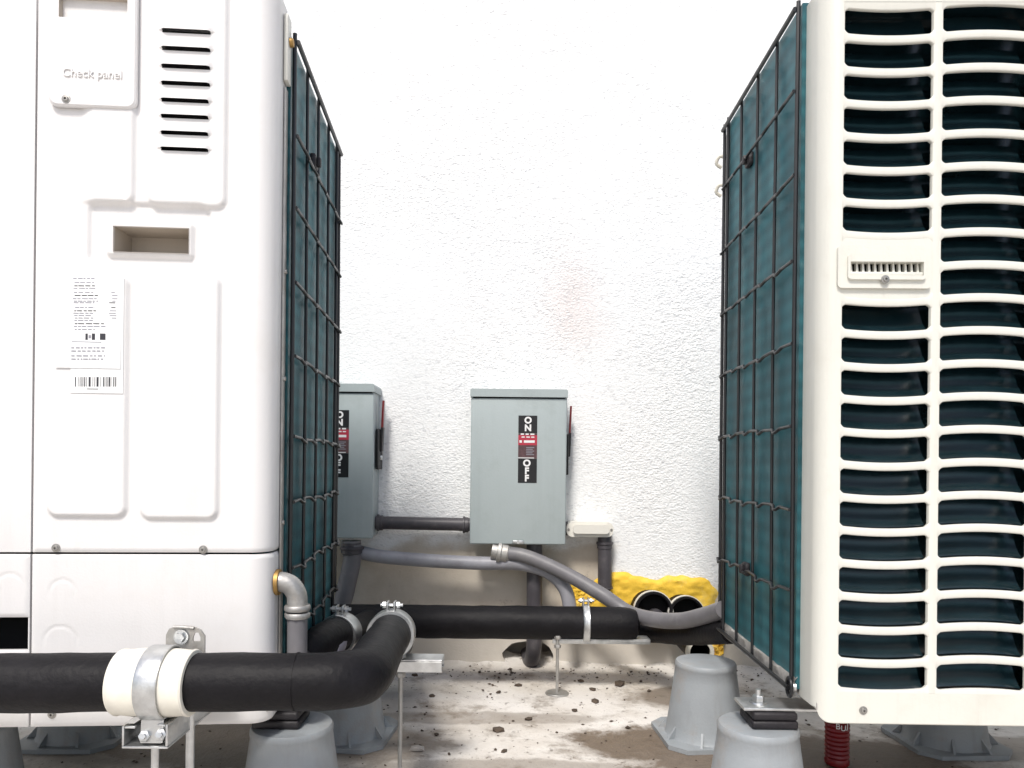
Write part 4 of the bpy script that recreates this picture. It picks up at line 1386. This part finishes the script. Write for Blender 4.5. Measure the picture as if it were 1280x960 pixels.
# ------------------------------------------------------------------ switch boxes on the wall
KW = WALL_D / FOC
def switch_box(px0, py0, px1, py1, lab_, label_dx, depth=0.075):
    yf = WALL_D - depth
    a = at(px0, py1, yf); b = at(px1, py0, yf)
    w = b.x - a.x; h = b.z - a.z
    root = thing('switch_box', lab_, 'switch box', (a.x + w / 2, WALL_D, a.z), 0, 'grey safety switch boxes on the wall')
    k = yf / FOC
    d = -depth
    lip = 10 * k
    MB().box(-w / 2 + 0.002, w / 2 - 0.002, d + 0.012, -0.0003, 0.002, h - 0.003, 0.003).build('box_body', 'boxgrey', root)
    cov = MB().box(-w / 2, w / 2, d, d + 0.010, 0.0, h - lip - 0.0015, 0.0028, 3).build('front_cover', 'boxgrey', root)
    # rain hood over the top
    hp = [(-w / 2 - 0.0015, h - lip), (w / 2 + 0.0015, h - lip), (w / 2 + 0.0015, h - 0.003), (w / 2 - 0.001, h), (-w / 2 + 0.001, h), (-w / 2 - 0.0015, h - 0.003)]
    mb = MB().prism(hp, d - 0.004, -0.0005)
    mb.build('rain_hood', 'boxgrey', root)
    MB().box(-w / 2 + 0.004, w / 2 - 0.004, d + 0.0005, d + 0.004, h - lip - 0.003, h - lip + 0.001).build('hood_gap', 'dark_gap', root)
    # latch at the bottom
    mb = MB().box(-0.010 + 0.0, 0.012, d - 0.003, d + 0.001, 0.001, 0.0085, 0.0018)
    mb.lathe([(0, 0.003), (0.003, 0.003), (0.0034, 0)], 12, axis_mtx((0.001, d - 0.003, 0.0048), (0, -1, 0)))
    mb.build('latch', 'galv', cov)
    # label: black ON, red and brown warning block, black OFF
    lx = label_dx * k
    y_ = d - 0.0006
    top = h - (520 - 487) * k
    def lb(name, z0, z1, m, x0=-12, x1=11.5, yy=y_):
        return MB().box(lx + x0 * k, lx + x1 * k, yy, yy + 0.0005, z0, z1).build(name, m, cov)
    z1 = top; z2 = top - 22 * k; z3 = top - 54 * k; z4 = top - 84 * k
    lon = lb('on_label', z2, z1, 'lab_black'); lw = lb('warning_label', z3 + 0.0003, z2 - 0.0003, 'lab_brown'); lof = lb('off_label', z4, z3, 'lab_black')
    def letter(ch, x, z, s, parent, m='lab_white', rot=0.0):
        obj('letter', text_mesh(ch, s, 0.0002, m, 'letter', 0.0008), parent, (lx + x * k, y_ - 0.0004, z), (R(90), 0, 0))
    letter('O', 0.0, z1 - 6.2 * k, 11.0 * k, lon); letter('N', 0.0, z1 - 15.8 * k, 11.0 * k, lon)
    letter('O', -1.0, z3 - 5.8 * k, 11.5 * k, lof); letter('F', -1.0, z3 - 15.4 * k, 11.0 * k, lof); letter('F', -1.0, z3 - 24.6 * k, 11.0 * k, lof)
    mb = MB()
    def bar(mb, x0, x1, za, zb2, yy):
        mb.add([(lx + x0 * k, yy, za), (lx + x1 * k, yy, za), (lx + x1 * k, yy, zb2), (lx + x0 * k, yy, zb2)], [(0, 1, 2, 3)])
    rd = MB(); bar(rd, -12, 11.5, z2 - 15 * k, z2 - 2.5 * k, y_ - 0.0003); rd.build('warning_print', 'lab_red', lw)
    wt = MB()
    bar(wt, -10.5, -7.5, z2 - 12 * k, z2 - 9 * k, y_ - 0.0006); bar(wt, -5, 8.5, z2 - 12 * k, z2 - 9 * k, y_ - 0.0006)
    for i, (x0, x1) in enumerate(((-9, -5), (-3, 1), (3, 8))):
        bar(wt, x0, x1, z2 - 2.2 * k, z2 - 0.4 * k, y_ - 0.0006)
    for i, (x0, x1) in enumerate(((-8, -4), (-2, 2.5), (4, 8))):
        bar(wt, x0, x1, z2 - 5.6 * k, z2 - 4.2 * k, y_ - 0.0006)
    bar(wt, -12, 8, z3 + 0.6 * k, z3 + 1.6 * k, y_ - 0.0006)
    wt.build('warning_print', 'lab_white', lw)
    gt = MB()
    for i in range(5):
        bar(gt, -2, 8 - (i % 2) * 2, z2 - (18.5 + i * 2.2) * k, z2 - (17.4 + i * 2.2) * k, y_ - 0.0003)
    gt.build('warning_print', 'print_grey', lw)
    # operating handle on the right-hand side
    hx = w / 2
    hd = obj('switch_handle', None, root); hd.empty_display_size = 0.02
    yh = d + 0.045
    zt = h - (506 - 487) * k
    MB().box(hx + 0.0005, hx + 0.006, yh - 0.022, yh + 0.024, zt - 88 * k, zt - 36 * k, 0.002).build('handle_base', 'lab_black', hd)
    mb = MB().prism([(hx + 0.004, zt - 66 * k), (hx + 0.010, zt - 64 * k), (hx + 0.0120, zt - 34 * k), (hx + 0.0075, zt - 34 * k)], yh - 0.008, yh + 0.008)
    mb.build('handle_arm', 'lab_black', hd)
    mb = MB().prism([(hx + 0.0070, zt - 36 * k), (hx + 0.0108, zt - 36 * k), (hx + 0.0130, zt + 0.001), (hx + 0.0095, zt + 0.001)], yh - 0.005, yh + 0.005)
    mb.build('handle_grip', 'red', hd)
    MB().box(hx + 0.0005, hx + 0.010, yh - 0.004, yh + 0.004, zt - 76 * k, zt - 70 * k, 0.001).build('handle_stop', 'galv', hd)
    return root
switch_box(587, 487, 709, 680, 'grey safety switch box right of the other, its whole front showing', 11.5)
switch_box(347, 480, 467.5, 672, 'grey safety switch box half hidden behind the white unit coil', 17.0)

# ------------------------------------------------------------------ conduits
def conduit(name, pts, r, m, lab_, seg=16, smooth=True, n=10, fittings=()):
    root = thing(name, lab_, 'conduit')
    P = spline(pts, n) if smooth else pts
    MB().tube(P, r, seg).build('tube', m, root)
    for (c, d, rr, l, mm) in fittings:
        mb = MB().lathe([(0, l), (rr * 0.82, l), (rr * 0.9, l * 0.75), (rr, l * 0.7), (rr, l * 0.1), (rr * 1.12, 0), (rr * 1.12, -l * 0.35), (rr * 0.85, -l * 0.4), (rr * 0.85, -l), (0, -l)], 16, axis_mtx(c, d))
        mb.build('fitting', mm, root)
    return root
W = WALL_D
conduit('conduit', [at(462, 653, W - 0.03), at(600, 656, W - 0.03)], 8.0 * KW, 'cond_dark', 'dark straight conduit joining the two switch boxes', smooth=False,
        fittings=[(at(474, 653.5, W - 0.03), (1, 0, 0), 9.3 * KW, 0.010, 'cond_dark'), (at(581, 656, W - 0.03), (1, 0, 0), 9.3 * KW, 0.010, 'cond_dark')])
conduit('conduit', [at(436, 676, W - 0.05), at(436, 684, W - 0.05), at(450, 690, W - 0.05), at(480, 696, W - 0.052), at(540, 701, W - 0.055), at(600, 704, W - 0.06), at(650, 705, W - 0.065), at(685, 715, W - 0.07), at(706, 736, W - 0.075), at(713, 765, W - 0.08), at(714, 790, W - 0.08)],
        8.2 * KW, 'cond_grey', 'pale grey flexible conduit drooping between the switch boxes to behind the rear pipe', n=12)
conduit('conduit', [at(620, 686, W - 0.06), at(626, 691, W - 0.065), at(652, 694, W - 0.075), at(684, 706, W - 0.085), at(720, 724, W - 0.10), at(755, 745, W - 0.12), at(785, 765, W - 0.14), at(815, 774, W - 0.20), at(850, 776, W - 0.27), at(880, 770, W - 0.33), at(905, 762, W - 0.39)],
        8.4 * KW, 'cond_mid', 'grey flexible conduit sloping down from the right switch box to the cream unit', n=12,
        fittings=[(at(626, 690.5, W - 0.066), (1, 0, -0.15), 11.5 * KW, 0.018, 'galv_dull')])
conduit('conduit', [at(440, 676, W - 0.06), at(440, 700, W - 0.06), at(432, 738, W - 0.06), at(424, 775, W - 0.06), at(420, 850, W - 0.06)], 11.0 * KW, 'cond_mid', 'dark grey conduit dropping from the left switch box', n=8,
        fittings=[(at(440, 686, W - 0.06), (0, 0, -1), 13 * KW, 0.012, 'cond_dark')])
hb = Vector((HOLE_C.x, W + 0.05, 0.010))
conduit('conduit', [at(668, 676, W - 0.045), at(668, 720, W - 0.045), at(668, 780, W - 0.045), at(667, 812, W - 0.040), at(664, 826, W - 0.012), hb], 9.5 * KW, 'cond_dark', 'dark grey conduit dropping from the right switch box into a hole in the wall', n=8)

# outlet box and its drop
def outlet():
    d = W - 0.045
    a = at(708, 671, d); b = at(767, 653, d)
    c = (a + b) / 2
    w = b.x - a.x; h = b.z - a.z
    root = thing('junction_box', 'off-white conduit access fitting on the wall beside the right switch box', 'junction box', (c.x, W, c.z))
    mb = MB().prism(rrect(-w / 2, w / 2, -h / 2, h / 2, h * 0.42), -0.045, -0.0005)
    mb.build('box_body', 'offwhite', root)
    cv = MB().prism(rrect(-w * 0.36, w * 0.40, -h * 0.26, h * 0.34, h * 0.2), -0.052, -0.0455).build('cover', 'offwhite', root)
    for s in (-0.455, 0.455):
        mb = MB().lathe([(0, 0.0015), (0.002, 0.0015), (0.0025, 0)], 10, axis_mtx((w * s, -0.0452, 0), (0, -1, 0)))
        mb.build('screw', 'screw', root)
    MB().tube([(-w / 2 - 0.02, -0.024, 0), (-w / 2 + 0.004, -0.024, 0)], 8.5 * KW, 16).build('hub', 'cond_dark', root)
outlet()
conduit('conduit', [at(756, 664, W - 0.024), at(756, 736, W - 0.024)], 8.6 * KW, 'cond_dark', 'short dark vertical conduit below the off-white access fitting', smooth=False,
        fittings=[(at(756, 680, W - 0.024), (0, 0, -1), 9.4 * KW, 0.012, 'cond_dark'), (at(756, 734, W - 0.024), (0, 0, 1), 9.0 * KW, 0.006, 'cond_dark')])

# expanding foam patch round the pipe entries
def foam_patch(name, px0, py0, px1, py1, lab_, seed, th=0.009):
    a = at(px0, py1, W); b = at(px1, py0, W)
    cx, cz = (a.x + b.x) / 2, (a.z + b.z) / 2
    hx, hz = (b.x - a.x) / 2, (b.z - a.z) / 2
    n = 70; m = 46
    vs = []; keep = {}
    fs = []
    for j in range(m + 1):
        for i in range(n + 1):
            u = -1.15 + 2.3 * i / n; v = -1.15 + 2.3 * j / m
            d = sd_rr(u, v, -1, 1, -1, 1, 0.45)
            w = noise.noise(Vector((u * 2.2 + seed, v * 1.6, seed))) * 0.22 + noise.noise(Vector((u * 6 + seed, v * 5, seed))) * 0.09
            e = -(d + w)
            bump = 0.75 + 0.35 * noise.noise(Vector((u * 5, v * 4, seed + 4))) + 0.25 * noise.noise(Vector((u * 14, v * 11, seed + 9)))
            y = -th * sm(-0.02, 0.16, e) * bump + 0.002 * (1 - sm(-0.05, 0.03, e))
            vs.append((u * hx, y, v * hz))
            keep[(i, j)] = e > -0.07
    for j in range(m):
        for i in range(n):
            if any(keep[(i + p, j + q_)] for p in (0, 1) for q_ in (0, 1)):
                c = j * (n + 1) + i
                fs.append((c, c + 1, c + n + 2, c + n + 1))
    o = MB().add(vs, fs).build(name, 'foam_yellow', None, 60)
    o.location = (cx, W - 0.0003, cz)
    tag(o, lab_, 'foam patch')
foam_patch('expanding_foam', 734, 720, 904, 803, 'yellow expanding foam patch round the pipe entries in the wall', 1.3)
foam_patch('expanding_foam', 706, 732, 752, 762, 'small orange foam blob behind the sloping grey conduits', 5.1, 0.009)

# insulated pipes coming out of the wall
rp = 23 * KW
def wall_sleeve(px, py, r, lab_):
    root = thing('wall_sleeve', lab_, 'pipe')
    c = at(px, py, W - 0.05)
    mt = axis_mtx(c, (0, -1, 0.10))
    MB().lathe([(r * 0.84, -0.07), (r * 0.84, 0.012), (r * 0.88, 0.014), (r * 0.98, 0.014), (r, 0.011), (r, -0.07)], 32, mt, True).build('sleeve', 'foam_black', root)
    MB().lathe([(r + 0.0002, -0.004), (r + 0.0016, -0.003), (r + 0.0018, 0.004), (r + 0.0016, 0.008), (r + 0.0002, 0.008)], 32, mt, True).build('rim', 'offwhite', root)
    MB().lathe([(0, -0.022), (r * 0.9, -0.022)], 24, mt).build('plug', 'dark_gap', root)
    MB().tube([mt @ Vector((r * 0.2, -r * 0.30, -0.06)), mt @ Vector((r * 0.2, -r * 0.34, 0.004)), mt @ Vector((r * 0.25, -r * 0.6, 0.022))], r * 0.40, 20).build('inner_pipe', 'cond_dark', root)
wall_sleeve(816, 763, rp, 'open black pipe sleeve in the yellow foam, nearer the long pipe end')
wall_sleeve(857, 767, rp * 0.92, 'open black pipe sleeve in the yellow foam beside the cream unit')
link = thing('insulated_pipe', 'short black insulated pipe running under the grey conduit into the cream unit', 'pipe')
MB().tube(spline([at(786, 790, 1.385), at(820, 791, 1.36), at(862, 793, 1.25), at(915, 789, 1.10)], 10), 0.0185, 24, wob=0.05).build('pipe_run', 'foam_black', link)
c3 = at(861, 801, W - 0.10)
root = thing('pipe_sleeve', 'black pipe stub with a pale rim just above the rear stand', 'pipe')
rs = 15 * (W - 0.1) / FOC
MB().lathe([(rs * 0.80, -0.08), (rs * 0.80, 0.10), (rs, 0.10), (rs, -0.08)], 28, axis_mtx(c3, (0, 1, 0)), True).build('sleeve', 'foam_black', root)
MB().lathe([(rs * 0.80, -0.0035), (rs * 1.10, -0.0035), (rs * 1.12, 0.002), (rs * 0.80, 0.002)], 28, axis_mtx(c3 + Vector((0, -0.082, 0)), (0, 1, 0)), True).build('rim', 'saddle', root)
foam_patch('expanding_foam', 866, 786, 905, 818, 'yellow foam lump beside the pale-rimmed pipe stub', 9.4, 0.02)

# red ribbed container in the shade under the cream unit
def red_item():
    p = floor_at(1046, 956)
    root = thing('plastic_bottle', 'small red ribbed plastic bottle with pale marks under the cream unit', 'bottle', (p.x, p.y, 0))
    prof = [(0.0, 0.001), (0.014, 0.001), (0.016, 0.003)]
    for i in range(10):
        z = 0.008 + i * 0.006
        prof += [(0.0165, z), (0.0152, z + 0.003)]
    prof += [(0.0160, 0.070), (0.0145, 0.078), (0.009, 0.084), (0.008, 0.086)]
    MB().lathe(prof, 28).build('bottle_body', 'red', root)
    MB().lathe([(0.0085, 0.086), (0.0105, 0.0865), (0.0105, 0.100), (0.0095, 0.102), (0, 0.102)], 20).build('cap', 'red', root)
    for i, (x, z) in enumerate(((-0.006, 0.058), (0.001, 0.056), (0.007, 0.059))):
        obj('mark', text_mesh('BUJ'[i], 0.011, 0.0002, 'lab_white', 'mark'), root, (x, -math.sqrt(0.0171 ** 2 - x * x), z), (R(90), 0, math.asin(x / 0.0171)))
red_item()

# ------------------------------------------------------------------ crumbs on the concrete
def pebble(seed, s):
    bm = bmesh.new()
    bmesh.ops.create_icosphere(bm, subdivisions=1, radius=1)
    for v in bm.verts:
        k = 1 + 0.45 * noise.noise(v.co * 1.3 + Vector((seed * 3.1, 0, 0)))
        v.co = Vector((v.co.x * s * 1.3 * k, v.co.y * s * k, v.co.z * s * 0.55 * k))
    me = bpy.data.meshes.new('pebble')
    bm.to_mesh(me); bm.free()
    return me
pm_ = []
for i in range(4):
    me = pebble(i, 0.0062); me.materials.append(M['stone'] if i < 3 else M['stone_pale'])
    pm_.append(me)
for i, (px, py, s) in enumerate(((519, 845, 0.9), (540, 871, 0.9), (648, 858, 1.0), (623, 866, 0.7), (744, 878, 1.1), (623, 914, 1.3), (546, 919, 0.7), (522, 938, 1.4), (775, 856, 1.5), (741, 863, 0.9), (726, 852, 0.8), (718, 889, 0.8), (660, 900, 0.9), (630, 940, 0.7), (477, 921, 1.1))):
    p = floor_at(px, py)
    o = obj('pebble', pm_[i % 3] if i != 7 else pm_[3], None, (p.x, p.y, 0.0022 * s), (0, 0, i * 1.3))
    o.scale = (s, s, s)
    tag(o, 'small brown crumb of stone lying on the concrete between the units', 'pebble', 'brown crumbs on the concrete')
def debris():
    rnd = random.Random(11)
    mb = MB()
    for i in range(1500):
        if i < 800:
            x = rnd.uniform(-0.6, 1.0); y = W - abs(rnd.gauss(0, 0.05)) - 0.004
        else:
            x = rnd.uniform(-0.7, 1.1); y = rnd.uniform(0.85, W - 0.01)
        s = abs(rnd.gauss(0, 0.0012)) + 0.0006
        a = rnd.uniform(0, 6.3)
        m = Matrix.Translation((x, y, s * 0.35)) @ Matrix.Rotation(a, 4, 'Z') @ Matrix.Rotation(rnd.uniform(-0.5, 0.5), 4, 'X')
        f = [rnd.uniform(0.6, 1.4) for _ in range(6)]
        vs = [m @ Vector(v) for v in ((s * 1.5 * f[0], 0, 0), (0, s * f[1], 0), (-s * 1.3 * f[2], 0, 0), (0, -s * f[3], 0), (0, 0, s * 0.7 * f[4]), (0, 0, -s * 0.6))]
        mb.add(vs, [(0, 1, 4), (1, 2, 4), (2, 3, 4), (3, 0, 4), (1, 0, 5), (2, 1, 5), (3, 2, 5), (0, 3, 5)])
    o = mb.build('debris', 'stone', None, 10)
    o['kind'] = 'stuff'; o['label'] = 'fine brown grit and crumbs scattered over the concrete'; o['category'] = 'grit'
debris()
